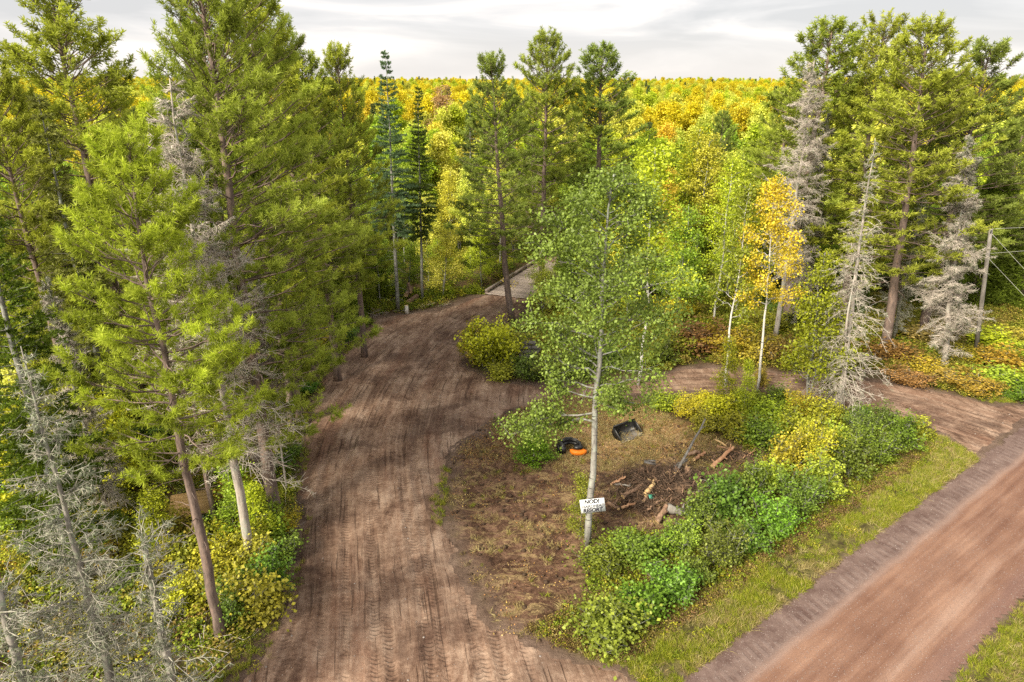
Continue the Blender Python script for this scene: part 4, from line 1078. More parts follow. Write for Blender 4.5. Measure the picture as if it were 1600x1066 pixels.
for (x, y) in pts:
    p = patch(x, y) + rng.normal(0, 0.07) + 0.0020 * (y - 75)
    near = y < 64
    if rng.random() < (0.05 if not (-14 < x < 2) else 0.03):
        k = rng.integers(0, 2)
        if rng.random() < 0.5:
            put(FARP[0] if y > 80 else PN[3], "pine_tree", "dark pine " + zone(x, y), "pine tree", x, y, rng.uniform(0.6, 0.85), G_PINE_D, None, "scattered pines in the wood behind")
        else:
            put(SPR[1] if y < 80 else FARP[1], "spruce_tree", "dark spruce " + zone(x, y), "spruce tree", x, y, rng.uniform(0.65, 1.0), G_SPR, None, "scattered spruces in the wood behind")
        continue
    if p > 0.56: k = 0
    elif p > 0.50: k = 3 if rng.random() < 0.4 else 0
    elif p > 0.41: k = 1
    else: k = 2
    if rng.random() < 0.025: k = 4
    sc_ = rng.uniform(0.8, 1.12) * (0.72 if near else 0.92)
    if -16 < x < 4 and y < 75: sc_ *= 0.75
    c = np.array(kinds[k][1]) * rng.uniform(0.85, 1.15) * np.array([rng.uniform(0.9, 1.1), 1, 1])
    pr = (ASP + BIR[:0])[rng.integers(0, 4)] if y < 78 else FAR[rng.integers(0, 3)]
    nm = "aspen_tree" if k in (0, 1, 3) else "broadleaf_tree"
    put(pr, nm, kinds[k][2].replace('in the dense wood behind the clearing', zone(x, y)), "tree", x, y, (sc_ * 1.05, sc_ * 1.05, sc_), tuple(c), None, kinds[k][2].replace(" aspen in", " aspens in").replace(" tree in", " trees in"))
# named accents of the middle distance
pput(ASP[1], 13, "broadleaf_tree", "orange-tipped tree glowing behind the big green tree", "tree", 1052, 262, 58, A_ORG, None, 0.6)
pput(ASP[1], 13, "broadleaf_tree", "reddish bare-looking maple at the horizon between spruce and pine", "tree", 688, 135, 118, A_RED, None, 1.1)
pput(ASP[0], 13, "aspen_tree", "bright yellow-green aspen in front of the wood, right of the middle pines", "tree", 1010, 225, 60, A_YG, None, 0.9)
pput(ASP[2], 12, "aspen_tree", "tall yellow-green aspen above the greenish birch", "tree", 1110, 195, 66, (0.36, 0.37, 0.02), None, 0.9)
pput(DSP[1], 15.3, "dead_spruce", "thin bare dead tree standing in the wood above the golden birch", "dead tree", 1172, 350, 55, (0.3, 0.3, 0.3), None, 0.6)

# ------------------------------------------------------------------ shrubs
SC_ = {'g': (0.165, 0.25, 0.032), 'b': (0.215, 0.31, 0.038), 'd': (0.14, 0.21, 0.03), 'y': (0.56, 0.53, 0.04), 'm': (0.36, 0.40, 0.04), 'o': (0.46, 0.36, 0.05), 'r': (0.35, 0.23, 0.07)}
CN_ = {'g': 'green', 'b': 'bright green', 'd': 'dark green', 'y': 'yellow', 'm': 'yellow-green', 'o': 'orange-gold', 'r': 'rusty red'}
ORD = ["first", "second", "third", "fourth", "fifth", "sixth", "seventh", "eighth", "ninth", "tenth", "eleventh", "twelfth", "thirteenth", "fourteenth",
       "fifteenth", "sixteenth", "seventeenth", "eighteenth", "nineteenth", "twentieth", "twenty-first", "twenty-second", "twenty-third", "twenty-fourth",
       "twenty-fifth", "twenty-sixth", "twenty-seventh", "twenty-eighth", "twenty-ninth", "thirtieth"]
def bush(px, py, R, H, c, label, group=None, k=None):
    x, y = at(px, py)
    k = random.randrange(len(SHR)) if k is None else k
    P = SHR[k]; col = tuple(a * random.uniform(0.85, 1.15) for a in SC_[c])
    put(P, "shrub", label, "shrub", x, y, (R * 1.12 * random.uniform(.9, 1.15), R * 1.12 * random.uniform(.9, 1.15), H / 1.4), col, None, group)
hedge_front = [(950, 985, 1.15, 1.5, 'b'), (1000, 955, .9, 1.2, 'g'), (1045, 925, .9, 1.5, 'b'), (1085, 900, .9, 1.4, 'g'), (1125, 872, 1.0, 1.6, 'g'), (1165, 850, 1.0, 1.7, 'g'),
               (1205, 822, 1.0, 1.7, 'b'), (1245, 792, 1.05, 1.8, 'g'), (1285, 765, 1.05, 1.8, 'm'), (1325, 738, 1.1, 1.8, 'd'), (1365, 715, 1.1, 1.7, 'g'), (1400, 695, 1.1, 1.5, 'd'), (1425, 680, .9, 1.0, 'm')]
for i, (px, py, R, H, c) in enumerate(hedge_front):
    bush(px, py, R, H, c, f"{CN_[c]} shrub, {ORD[i]} along the road side of the hedge counted from the driveway corner", "shrubs on the road side of the hedge")
hedge_mid = [(950, 890, .9, 1.0, 'g'), (990, 878, .9, 1.1, 'b'), (1030, 868, .8, 1.0, 'g'), (1065, 862, .9, 1.4, 'b'), (1095, 830, .9, 1.5, 'g'), (1130, 810, .95, 1.7, 'd'), (1165, 790, 1.0, 1.9, 'g'),
             (1195, 770, 1.0, 1.9, 'm'), (1225, 745, 1.05, 2.0, 'y'), (1265, 725, 1.05, 1.9, 'y'), (1305, 705, 1.0, 1.8, 'm'), (1345, 690, 1.0, 1.6, 'g')]
for i, (px, py, R, H, c) in enumerate(hedge_mid):
    bush(px, py, R, H, c, f"{CN_[c]} shrub, {ORD[i]} in the middle row of the hedge behind the roadside shrubs", "shrubs in the middle of the hedge")
hedge_back = [(1100, 672, .9, 1.0, 'm'), (1070, 650, .9, 1.1, 'y'), (1120, 655, .9, 1.3, 'y'), (1040, 640, .8, .9, 'm'), (1150, 680, .9, 1.3, 'm'), (1185, 700, .9, 1.4, 'b'), (1200, 660, 1.0, 1.4, 'm'),
              (1165, 640, .9, 1.1, 'm'), (1235, 690, 1.0, 1.5, 'm'), (1245, 655, 1.0, 1.4, 'y'), (1290, 668, 1.0, 1.5, 'm'), (1215, 632, .9, .9, 'g'), (1340, 665, .9, 1.2, 'g'), (1105, 632, .8, .8, 'y'), (1380, 670, .9, 1.1, 'd')]
for i, (px, py, R, H, c) in enumerate(hedge_back):
    bush(px, py, R, H, c, f"{CN_[c]} shrub on the side-track flank of the hedge, number {ORD[i]} out from the brush pile".replace("number ", ""), "shrubs on the track side of the hedge")
# gold-topped pair left of the big tree
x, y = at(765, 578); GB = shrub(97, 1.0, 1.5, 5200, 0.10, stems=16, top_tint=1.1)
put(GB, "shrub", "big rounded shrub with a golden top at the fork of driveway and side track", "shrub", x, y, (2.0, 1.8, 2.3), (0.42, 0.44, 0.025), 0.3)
bush(742, 565, 1.1, 2.2, 'o', "golden shrub on the left flank of the rounded shrub at the fork")
bush(790, 560, 1.3, 2.4, 'm', "yellow-green shrub tucked behind the golden-topped one at the fork")
bush(825, 592, 1.2, 1.6, 'd', "dark green shrub under the big tree's left boughs by the stacked timbers")
bush(860, 594, 1.2, 1.6, 'g', "green shrub below the big tree at the near edge of the track")
bush(905, 588, 1.3, 1.8, 'd', "dark green shrub under the middle of the big tree's crown")
bush(785, 592, 1.0, .9, 'm', "low yellow-green shrub in front of the stacked timbers")
# rusty and orange shrubs on the far bank of the side track, right corner bracken
for i, (px, py, R, H, c) in enumerate([(1055, 548, 1.6, 1.8, 'm'), (1095, 552, 1.6, 1.9, 'r'), (1135, 556, 1.6, 1.8, 'o'), (1175, 562, 1.7, 1.9, 'o'), (1215, 568, 1.5, 1.7, 'r'), (1250, 575, 1.5, 1.6, 'm'),
                                        (1030, 570, 1.2, 1.4, 'd'), (985, 575, 1.3, 1.6, 'm'), (950, 572, 1.2, 1.5, 'g'), (1300, 580, 1.3, 1.5, 'd')]):
    bush(px, py, R, H, c, f"{CN_[c]} shrub, {ORD[i]} on the far bank of the side track", "shrubs on the far bank of the side track")
for i, (px, py, R, H, c) in enumerate([(1400, 560, 1.5, 1.1, 'r'), (1440, 585, 1.3, .9, 'o'), (1420, 600, 1.3, .8, 'r'), (1480, 598, 1.5, .9, 'r'), (1520, 612, 1.6, 1.0, 'o'), (1570, 605, 1.8, 1.2, 'm'), (1560, 580, 1.8, 1.2, 'o'),
                                        (1500, 560, 1.6, 1.1, 'm'), (1600, 570, 1.8, 1.3, 'm'), (1545, 545, 1.8, 1.1, 'y'), (1595, 540, 1.8, 1.2, 'o'), (1400, 525, 1.7, 1.2, 'o'), (1450, 535, 1.6, 1.1, 'r'), (1590, 622, 1.4, .8, 'g'), (1640, 600, 2, 1.3, 'm')]):
    bush(px, py, R, H, c, f"low {CN_[c]} shrub, {ORD[i]} in the autumn thicket right of the forked snag", "low shrubs in the autumn thicket on the right")
x, y = at(1188, 603); put(SHR[1], "shrub", "small orange-leaved shrub wrapped round the golden birch's white trunk", "shrub", x, y, (.6, .6, .9), SC_['o'])
# along the left edge of the driveway and in the left wood
for i, (px, py, R, H, c) in enumerate([(405, 965, 1.0, 1.7, 'm'), (370, 975, .9, 1.5, 'g'), (425, 925, .9, 1.6, 'g'), (395, 900, 1.0, 1.8, 'm'), (440, 880, .8, 1.2, 'g'), (420, 850, .9, 1.4, 'm'), (380, 855, 1.0, 1.4, 'y'),
                                        (445, 830, .7, .9, 'y'), (400, 815, .8, 1.0, 'm'), (320, 935, .9, 1.4, 'm'), (285, 960, .8, 1.1, 'y'), (300, 890, 1.0, 1.5, 'm'), (350, 890, .9, 1.4, 'y'), (255, 905, 1.0, 1.3, 'm')]):
    bush(px, py, R, H, c, f"{CN_[c]} shrub, {ORD[i]} in the thicket between nearest pine and driveway", "shrubs between the nearest pine and the driveway")
for i, (px, py, R, H, c) in enumerate([(448, 772, .6, .5, 'm'), (455, 715, .7, .6, 'g'), (462, 660, .8, .7, 'm'), (480, 612, .8, .8, 'g'), (512, 572, .9, .9, 'd'), (540, 535, 1.0, 1.0, 'g')]):
    bush(px, py, R, H, c, f"low {CN_[c]} shrub, {ORD[i]} along the driveway's left rim from the thick pine trunks", "low shrubs on the left rim of the driveway")
rg = np.random.default_rng(4)
n_ = 0
for i in range(150):
    px, py = rg.uniform(-160, 440), rg.uniform(600, 905)
    x, y = at(px, py)
    if drive_in(np.array([[x, y]]))[0] > -1.4: continue
    if 205 < px < 365 and 715 < py < 845: continue
    c = ['m', 'y', 'm', 'g', 'o', 'm', 'd'][rg.integers(0, 7)]
    col = tuple(a * random.uniform(0.8, 1.1) for a in SC_[c])
    where = ("at the left border" if px < 60 else "behind the lichen-hung dead spruce" if px < 190 else "round the little hut" if px < 330 else "by the thick pine trunks")
    depth = "deep" if py < 690 else "halfway back" if py < 790 else "close by"
    put(SHR[rg.integers(0, 4)], "shrub", f"{CN_[c]} shrub {depth} in the undergrowth {where}", "shrub", x, y, (rg.uniform(.8, 1.5),) * 2 + (rg.uniform(.5, 1.2),), col, None, f"{CN_[c]} undergrowth shrubs below the left pines")
for i in range(90):
    px, py = rg.uniform(380, 1250), rg.uniform(430, 560)
    x, y = at(px, py)
    P1 = np.array([[x, y]])
    if drive_in(P1)[0] > -1.0 or track_in(P1)[0] > -1.0 or not clear_of(x, y): continue
    if 600 < px < 700 and py > 462: continue
    if 700 < px < 760 and py > 448: continue
    if 1000 < px and py > 520: continue
    if 740 < px < 1000 and py > 480: continue
    c = ['m', 'g', 'm', 'g', 'd', 'y', 'o'][rg.integers(0, 7)]
    col = tuple(a * random.uniform(0.8, 1.1) for a in SC_[c])
    where = ("left of the slim spruces" if px < 600 else "between slim spruces and bridge" if px < 760 else "beyond the big green tree" if px < 1000 else "beyond the side track")
    put(SHR[rg.integers(0, 4)], "shrub", f"{CN_[c]} shrub at the foot of the wood {where}", "shrub", x, y, (rg.uniform(1.0, 1.8),) * 2 + (rg.uniform(.8, 1.6),), col, None, f"{CN_[c]} shrubs at the foot of the wood behind")
bush(788, 448, 1.3, 2.2, 'o', "orange shrub overhanging the left side of the wooden bridge")
bush(742, 452, 1.0, 1.8, 'y', "yellow shrub at the driveway edge just before the bridge")

# ------------------------------------------------------------------ things in the clearing
def simple(name, vf, mat, label, cat, group=None, smooth=False, loc=None):
    mb = MB(); [mb.add(*a) for a in vf]
    o = bpy.data.objects.new(name, mb.mesh(name, mat, smooth)); COL.objects.link(o)
    if loc is not None: o.location = loc
    return tag(o, label, cat, group)
def part_mb(name, vfs, mat, parent, smooth=False):
    mb = MB(); [mb.add(*a) for a in vfs]
    return part(name, mb.mesh(name, mat, smooth), parent)
def prof_prism(pts, y0, y1):
    "outline in x,z pushed along y"
    n = len(pts); V = [(p[0], y0, p[1]) for p in pts] + [(p[0], y1, p[1]) for p in pts]
    F = [(i, (i + 1) % n, n + (i + 1) % n, n + i) for i in range(n)]
    F = [(a, b, c) for a, b, c, d in F] + [(a, c, d) for a, b, c, d in F]
    F += [(0, i + 1, i) for i in range(1, n - 1)] + [(n, n + i, n + i + 1) for i in range(1, n - 1)]
    return V, F

# the loader bucket: local x across, y towards the cutting edge, z up
bx, by = at(979, 681)
bk = thing("loader_bucket", "black steel loader bucket lying open-side forward on the clearing floor", "bucket", (bx, by, gh(bx, by) + 0.06), math.radians(214), None, 0.9)
W2 = 0.86
def plate(path, th, x0, x1):
    "bent sheet: path in y,z with thickness"
    P = np.array(path, float); D = np.gradient(P, axis=0); N = np.column_stack([-D[:, 1], D[:, 0]]); N /= np.linalg.norm(N, axis=1)[:, None]
    Q = np.vstack([P, (P + N * th)[::-1]]); n = len(P); V = []; F = []
    for x in (x0, x1): V += [(x, q[0], q[1]) for q in Q]
    m = 2 * n
    for i in range(m): F.append((i, (i + 1) % m, m + (i + 1) % m, m + i))
    for i in range(n - 1):
        F.append((i, i + 1, m - 2 - i, m - 1 - i)); F.append((m + i, 2 * m - 1 - i, 2 * m - 2 - i, m + i + 1))
    return V, F
floor_ = [(0.48, 0.0), (0.2, 0.0), (-0.1, 0.01)]
back_ = [(-0.1, 0.01), (-0.24, 0.07), (-0.32, 0.2), (-0.34, 0.38), (-0.30, 0.60), (-0.24, 0.68)]
part_mb("bucket_floor", [plate(floor_, -0.02, -W2, W2)], M['worn'], bk)
part_mb("bucket_back", [plate(back_, -0.02, -W2, W2)], M['black'], bk)
for sx in (-1, 1):
    V, F = prof_prism([(0.5, -0.005), (-0.1, -0.005), (-0.25, 0.06), (-0.335, 0.2), (-0.355, 0.38), (-0.30, 0.66), (-0.05, 0.52), (0.25, 0.28), (0.46, 0.09)], sx * W2 - 0.015, sx * W2 + 0.015)
    V = [(y, x, z) for x, y, z in V]
    part_mb("side_plate", [(V, F)], M['black'], bk)
part_mb("cutting_edge", [box_vf((0, 0.53, 0.0), (2 * W2 + 0.04, 0.16, 0.025))], M['worn'], bk)
part_mb("top_rail", [box_vf((0, -0.27, 0.70), (2 * W2, 0.09, 0.05))], M['black'], bk)
for sx in (-0.35, 0.35):
    part_mb("mounting_bracket", [box_vf((sx, -0.38, 0.45), (0.06, 0.14, 0.4))], M['black'], bk)

# the log grapple: black frame, hoop-shaped arms, orange jaw
gx, gy = at(893, 706)
gr = thing("log_grapple", "black log grapple attachment with an orange jaw lying on the torn soil", "grapple", (gx, gy, gh(gx, gy) + 0.04), 0.0)
part_mb("mounting_frame", [box_vf((-0.58, -0.05, 0.28), (0.14, 0.62, 0.5), (0, 0.25, 0.3)), box_vf((-0.42, -0.28, 0.2), (0.22, 0.09, 0.36), (0, 0, 0.4)), box_vf((-0.35, 0.1, 0.36), (0.36, 0.12, 0.14), (0, 0, 0.5)),
                            box_vf((-0.72, -0.2, 0.22), (0.06, 0.3, 0.4), (0, 0, 0.2))], M['black'], gr)
def arc(c, r, a0, a1, n, z0=0.2, z1=0.2, sq=1.0):
    a = np.linspace(a0, a1, n); return np.column_stack([c[0] + r * np.cos(a), c[1] + sq * r * np.sin(a), np.linspace(z0, z1, n)])
for k, dz in enumerate((0.0, 0.2)):
    V, F = tube_vf(arc((-0.02, 0.02), 0.52 - 0.05 * k, 2.8, -0.5, 14, 0.30 + dz, 0.12 + dz, 0.85), np.linspace(0.10, 0.06, 14), 6)
    part_mb("grapple_arm", [(V, F)], M['black'], gr)
part_mb("cross_bar", [box_vf((0.0, 0.46, 0.32), (0.5, 0.1, 0.26), (0, 0, -0.05)), box_vf((0.38, 0.26, 0.26), (0.2, 0.12, 0.3), (0, 0, -0.8))], M['black'], gr)
V, F = tube_vf([(-0.36, 0.28, 0.42), (0.02, 0.42, 0.52)], [0.05, 0.05], 10); V2, F2 = tube_vf([(0.0, 0.42, 0.52), (0.34, 0.34, 0.46)], [0.028, 0.028], 8)
cyl = part_mb("hydraulic_cylinder", [(V, F)], M['black'], gr, True); part_mb("piston_rod", [(V2, F2)], M['worn'], cyl, True)
a = np.linspace(-2.9, -0.35, 14); ro, ri = 0.46, 0.27
pts_o = [(0.32 + ro * math.cos(t), -0.20 + 0.75 * ro * math.sin(t)) for t in a]; pts_i = [(0.32 + ri * math.cos(t), -0.14 + 0.6 * ri * math.sin(t)) for t in a]
V = []; F = []
for (xo, yo), (xi, yi) in zip(pts_o, pts_i): V += [(xo, yo, 0.02), (xo, yo, 0.24), (xi, yi, 0.02), (xi, yi, 0.24)]
for i in range(13):
    b = 4 * i; F += [(b, b + 4, b + 5, b + 1), (b + 2, b + 3, b + 7, b + 6), (b + 1, b + 5, b + 7, b + 3), (b, b + 2, b + 6, b + 4)]
F += [(0, 1, 3, 2), (52, 54, 55, 53)]
part_mb("orange_jaw", [(V, F)], M['orange'], gr)
part_mb("jaw_hub", [box_vf((0.32, -0.10, 0.26), (0.42, 0.26, 0.2), (0, 0, 0.2)), box_vf((0.42, 0.08, 0.28), (0.14, 0.22, 0.16))], M['black'], gr)
for k in range(3):
    P = np.array([(-0.5, 0.1 + .05 * k, 0.5), (-0.3, 0.3, 0.62), (0.0, 0.36 - .06 * k, 0.60), (0.25, 0.22, 0.5), (0.33, 0.0, 0.42)])
    part_mb("hydraulic_hose", [tube_vf(P, 0.018, 6)], M['black'], gr, True)

# the white board nailed to the big tree's trunk, hand lettering in black
sx_, sz_ = 0.98, 0.56
syy = MY - 0.26; zt = CAMH - syy * ratio(790)
sg = thing("sign_board", "white hand-lettered board nailed to the trunk of the big green tree", "sign", ((926 - CX) / FPX * (syy / (CP - SP * ((790 - CY) / FPX))), syy, zt), math.radians(-4))
sg.rotation_euler = Euler((math.radians(-12), math.radians(-9), math.radians(-3)))
part_mb("board", [box_vf((0, 0, 0), (sx_, 0.018, sz_))], M['board'], sg)
def letters(txt, x, z, size, shear=0.15, bold=0.010):
    cu = bpy.data.curves.new("lettering", 'FONT'); cu.body = txt; cu.size = size; cu.extrude = 0.002; cu.offset = bold; cu.shear = shear; cu.align_x = 'CENTER'
    tmp = bpy.data.objects.new("tmp_text", cu); COL.objects.link(tmp)
    bpy.context.view_layer.update()
    me = bpy.data.meshes.new_from_object(tmp.evaluated_get(bpy.context.evaluated_depsgraph_get()))
    bpy.data.objects.remove(tmp)
    me.materials.clear(); me.materials.append(M['ink'])
    o = part("lettering", me, sg); o.location = (x, -0.0125, z); o.rotation_euler = (math.pi / 2, 0, 0)
    return o
letters("NOD!", -0.02, 0.10, 0.23); letters("HARDHEAD", 0.02, -0.075, 0.165, bold=0.004); letters("RESORT", -0.02, -0.255, 0.215)
for q in (-0.05, 0.06):
    part_mb("nail", [tube_vf([(q, -0.01, 0.22), (q, -0.02, 0.22)], 0.012, 6)], M['worn'], sg)

# plywood-roofed little hut and small stand in the left wood
hx, hy = at(306, 822)
ht = thing("small_hut", "little dark hut with a tan plywood roof half hidden among the left pines", "hut", (hx, hy, gh(hx, hy) - 0.03), math.radians(18), None, 1.25)
for nm, c, sz in (("wall", (0, -0.36, 0.42), (0.86, 0.03, 0.84)), ("wall", (0, 0.36, 0.42), (0.86, 0.03, 0.84)), ("wall", (-0.42, 0, 0.42), (0.03, 0.69, 0.84)), ("wall", (0.42, 0, 0.42), (0.03, 0.69, 0.84))):
    part_mb(nm, [box_vf(c, sz)], M['darkwall'], ht)
rf = part_mb("roof", [box_vf((0, -0.02, 0.95), (1.35, 1.05, 0.03), (math.radians(16), 0, 0))], M['ply'], ht)
wn = part_mb("window", [box_vf((0.2, -0.382, 0.46), (0.34, 0.02, 0.46))], M['board'], ht)
part_mb("pane", [box_vf((0.2, -0.396, 0.46), (0.27, 0.01, 0.39))], M['pane'], wn)
hx, hy = at(233, 752)
st_ = thing("wooden_stand", "small low wooden stand with a tan board top among the left trees", "stand", (hx, hy, gh(hx, hy) - 0.03), math.radians(14))
part_mb("top_board", [box_vf((0, 0, 0.62), (0.52, 0.4, 0.03))], M['ply'], st_)
for a_ in (-0.2, 0.2):
    for b_ in (-0.14, 0.14): part_mb("leg", [box_vf((a_, b_, 0.3), (0.05, 0.05, 0.6))], M['log'], st_)
part_mb("box", [box_vf((0.05, 0, 0.42), (0.3, 0.26, 0.34))], M['darkwall'], st_)

# wooden bridge over the creek
d_ = BR1 - BR0; d_ = d_ / np.linalg.norm(d_); nrm_ = np.array([d_[1], -d_[0]])
BW, BL = 4.7, 13.0
bz = 0.10
br = thing("wooden_bridge", "low wooden plank bridge with timber kerbs where the driveway leaves the clearing", "bridge", (BR0[0], BR0[1], bz), math.atan2(d_[1], d_[0]))
plank_me = MB().add(*box_vf((0, 0, 0), (0.265, BW, 0.06))).mesh("plank", M['plank'])
random.seed(3)
for k in range(int(BL / 0.28)):
    o = part("plank", plank_me, br); o.location = (0.14 + k * 0.28, -BW / 2 + random.uniform(-.04, .04), random.uniform(-.008, .008)); o.rotation_euler = (random.uniform(-.003, .003), 0, random.uniform(-.006, .006))
kerb_me = MB().add(*box_vf((0, 0, 0), (3.1, 0.2, 0.18))).mesh("kerb_timber", M['plank'])
blk_me = MB().add(*box_vf((0, 0, 0), (0.3, 0.2, 0.12))).mesh("kerb_block", M['plank'])
for side in (0.12, BW - 0.12):
    for k in range(4):
        o = part("kerb_timber", kerb_me, br); o.location = (1.65 + k * 3.2, -side, 0.24 + 0.012 * (k % 2)); o.rotation_euler = (0, 0, random.uniform(-.012, .012))
    for k in range(9):
        o = part("kerb_block", blk_me, br); o.location = (0.3 + k * 1.55, -side, 0.09)
for q in (0.5, 1.6, 3.1, 4.2):
    part_mb("beam", [box_vf((BL / 2, -q, -0.2), (BL, 0.25, 0.32))], M['log_grey'], br)
# lane beyond the bridge
LX = BR0 + d_ * (BL - 0.3)
lv = []; 
for i in range(14):
    p = LX + d_ * i * 1.6 + nrm_ * (0.4 * math.sin(i * .3)); p2 = p + nrm_ * 4.4
    lv += [(p[0], p[1], gh(*p) + 0.05), (p2[0], p2[1], gh(*p2) + 0.05)]
struct("lane_beyond_bridge", mesh_from("lane", lv, [(2 * i, 2 * i + 2, 2 * i + 3, 2 * i + 1) for i in range(13)], bpy.data.materials["track_dirt"]))

# utility pole with its wires
x0, y0 = at(1524, 556); zt_ = CAMH - y0 * ratio(352); xt_ = (1549 - CX) / FPX * (y0 / (CP - SP * ((352 - CY) / FPX)))
up = thing("utility_pole", "weathered wooden utility pole with guy wires by the autumn thicket", "utility pole", (x0, y0, gh(x0, y0) - 0.1), 0)
hh = zt_ - gh(x0, y0) + 0.1
V, F = tube_vf([(0, 0, 0), ((xt_ - x0) * 0.5, 0, hh * .5), (xt_ - x0, 0, hh)], [0.15, 0.13, 0.11], 12); part_mb("pole", [(V, F)], M['log_grey'], up, True)
tx = xt_ - x0
def wire(a_, b_, sag=0.25, n=14):
    t = np.linspace(0, 1, n); P = np.outer(1 - t, a_) + np.outer(t, b_); P[:, 2] -= sag * 4 * t * (1 - t); return tube_vf(P, 0.008, 5)
for a_, b_ in (((tx, 0, hh - 0.25), (tx + 30, 6, hh + 1.6)), ((tx, 0, hh - 1.9), (tx + 30, 6, hh + 0.4)), ((tx + .1, 0, hh - 0.5), (tx + 9.5, -2.5, -0.3)), ((tx, 0, hh - 1.9), (tx + 7.6, -3.5, -0.3)), ((tx, 0, hh - 1.6), (tx - 9, 4, 0.0))):
    part_mb("wire", [wire(a_, b_, 0.0 if b_[2] < 2 else 0.5)], M['wire'], up, True)
part_mb("insulator", [tube_vf([(tx, -0.12, hh - 0.5), (tx, -0.12, hh - 0.3)], 0.04, 8)], M['darkwall'], up)

# ------------------------------------------------------------------ brush pile and logs
def log_thing(p0, z0, p1, z1, r0, r1, mat, label, name="log", cat="log", group="logs in the brush pile", bend=0.05):
    a_ = np.array([*at(*p0, z0), 0.0]); b_ = np.array([*at(*p1, z1), 0.0])
    a_[2] = z0 + .22; b_[2] = z1 + .22
    rgl = np.random.default_rng(abs(hash((p0, p1))) % 9999)
    t = np.linspace(0, 1, 7)[:, None]; P = a_ + (b_ - a_) * t; P[1:-1] += rgl.normal(0, bend, (5, 3)) * 0.6
    c = P[0].copy(); P = P - c
    V, F = tube_vf(P, np.linspace(r0 * .86, r1 * .86, 7), 10, cap=False, wob=0.05, rng=rgl)
    root = thing(name, label, cat, tuple(c), 0, group)
    part_mb("bark", [(V, F)], mat, root, True)
    n = 10
    for ring, s_, e_ in ((V[:n], P[0], -(P[1] - P[0])), (V[-n:], P[-1], P[-1] - P[-2])):
        e_ = e_ / (np.linalg.norm(e_) + 1e-9) * 0.008
        Vc = np.vstack([ring + e_, s_[None] + e_]); Fc = [(i, (i + 1) % n, n) for i in range(n)] + [((i + 1) % n, i, n) for i in range(0)]
        part_mb("cut_end", [(Vc, Fc)], M['cut'] if mat is not M['log_grey'] else M['log_grey'], root)
    nk = 3
    for k in range(nk):
        q = P[1 + k * 2 % 5]; dd_ = rgl.normal(0, 1, 3); dd_[2] = abs(dd_[2]); dd_ /= np.linalg.norm(dd_)
        part_mb("branch_stub", [tube_vf([q, q + dd_ * (r0 + rgl.uniform(.08, .22))], [r0 * .28, r0 * .15], 5)], mat, root)
    return root
LG = [((1047, 762), .5, (1101, 661), 1.4, .085, .055, 'log_grey', "long grey pole sticking up slantwise out of the brush pile"),
      ((973, 783), .25, (1015, 757), .5, .12, .09, 'log', "thick brown log pointing left out of the brush pile"),
      ((1008, 780), .45, (1024, 755), .65, .14, .10, 'cut', "pale barkless log lying crosswise near the pile's centre"),
      ((954, 763), .12, (977, 751), .35, .075, .06, 'log_red', "reddish stick at the left end of the pile nearest the birch-grey trunk"),
      ((958, 762), .1, (985, 765), .35, .05, .04, 'log_grey', "thin grey stick just under the reddish one"),
      ((971, 800), .12, (992, 792), .25, .075, .07, 'log_red', "short bright reddish log below the thick brown log"),
      ((951, 792), .08, (966, 802), .10, .09, .07, 'log', "short bark-covered chunk right of the white sign"),
      ((1026, 822), .1, (1042, 796), .55, .15, .12, 'log', "stout log leaning on the grey butt at the near side of the pile"),
      ((1042, 800), .42, (1068, 808), .30, .24, .15, 'log_grey', "big grey butt log at the near side of the pile"),
      ((1074, 762), .2, (1074, 736), .9, .16, .15, 'log', "short thick log standing almost upright right of the slanted pole"),
      ((1113, 735), .15, (1145, 705), .6, .14, .09, 'log_red', "reddish-brown log rising towards the root wad"),
      ((1084, 724), .1, (1101, 713), .2, .10, .08, 'log_red', "short pale log behind the slanted pole"),
      ((1074, 716), .1, (1092, 712), .2, .12, .11, 'log', "dark charred log behind the slanted pole"),
      ((1117, 693), .1, (1134, 703), .25, .06, .04, 'cut', "bleached branch at the edge of the yellow shrubs"),
      ((1120, 703), .1, (1150, 712), .3, .05, .03, 'log_red', "thin reddish branch between bleached branch and root wad"),
      ((1005, 790), .3, (1025, 777), .45, .09, .06, 'log', "curved dark branch in the front of the pile"),
      ((1040, 748), .6, (1058, 746), .65, .10, .09, 'cut', "pale stub on top of the pile beside the pole's foot"),
      ((1030, 755), .6, (1052, 764), .5, .08, .06, 'log', "brown branch lying across the pole's foot"),
      ((1028, 768), .45, (1062, 775), .35, .07, .05, 'log_grey', "grey branch across the middle of the pile"),
      ((985, 742), .2, (1012, 738), .35, .06, .05, 'log', "dark stick at the back left of the pile"),
      ((1054, 735), .4, (1072, 725), .5, .10, .08, 'log_grey', "grey log end at the back of the pile"),
      ((1090, 745), .15, (1110, 752), .15, .06, .05, 'log_red', "reddish stick lying right of the upright chunk"),
      ((982, 775), .2, (1006, 770), .35, .05, .04, 'log_red', "thin red-brown stick beside the thick brown log"),
      ((1010, 803), .15, (1030, 790), .35, .06, .05, 'log', "dark branch in front of the pale crosswise log")]
for p0, z0, p1, z1, r0, r1, m_, lb in LG:
    log_thing(p0, z0, p1, z1, r0, r1, M[m_], lb)
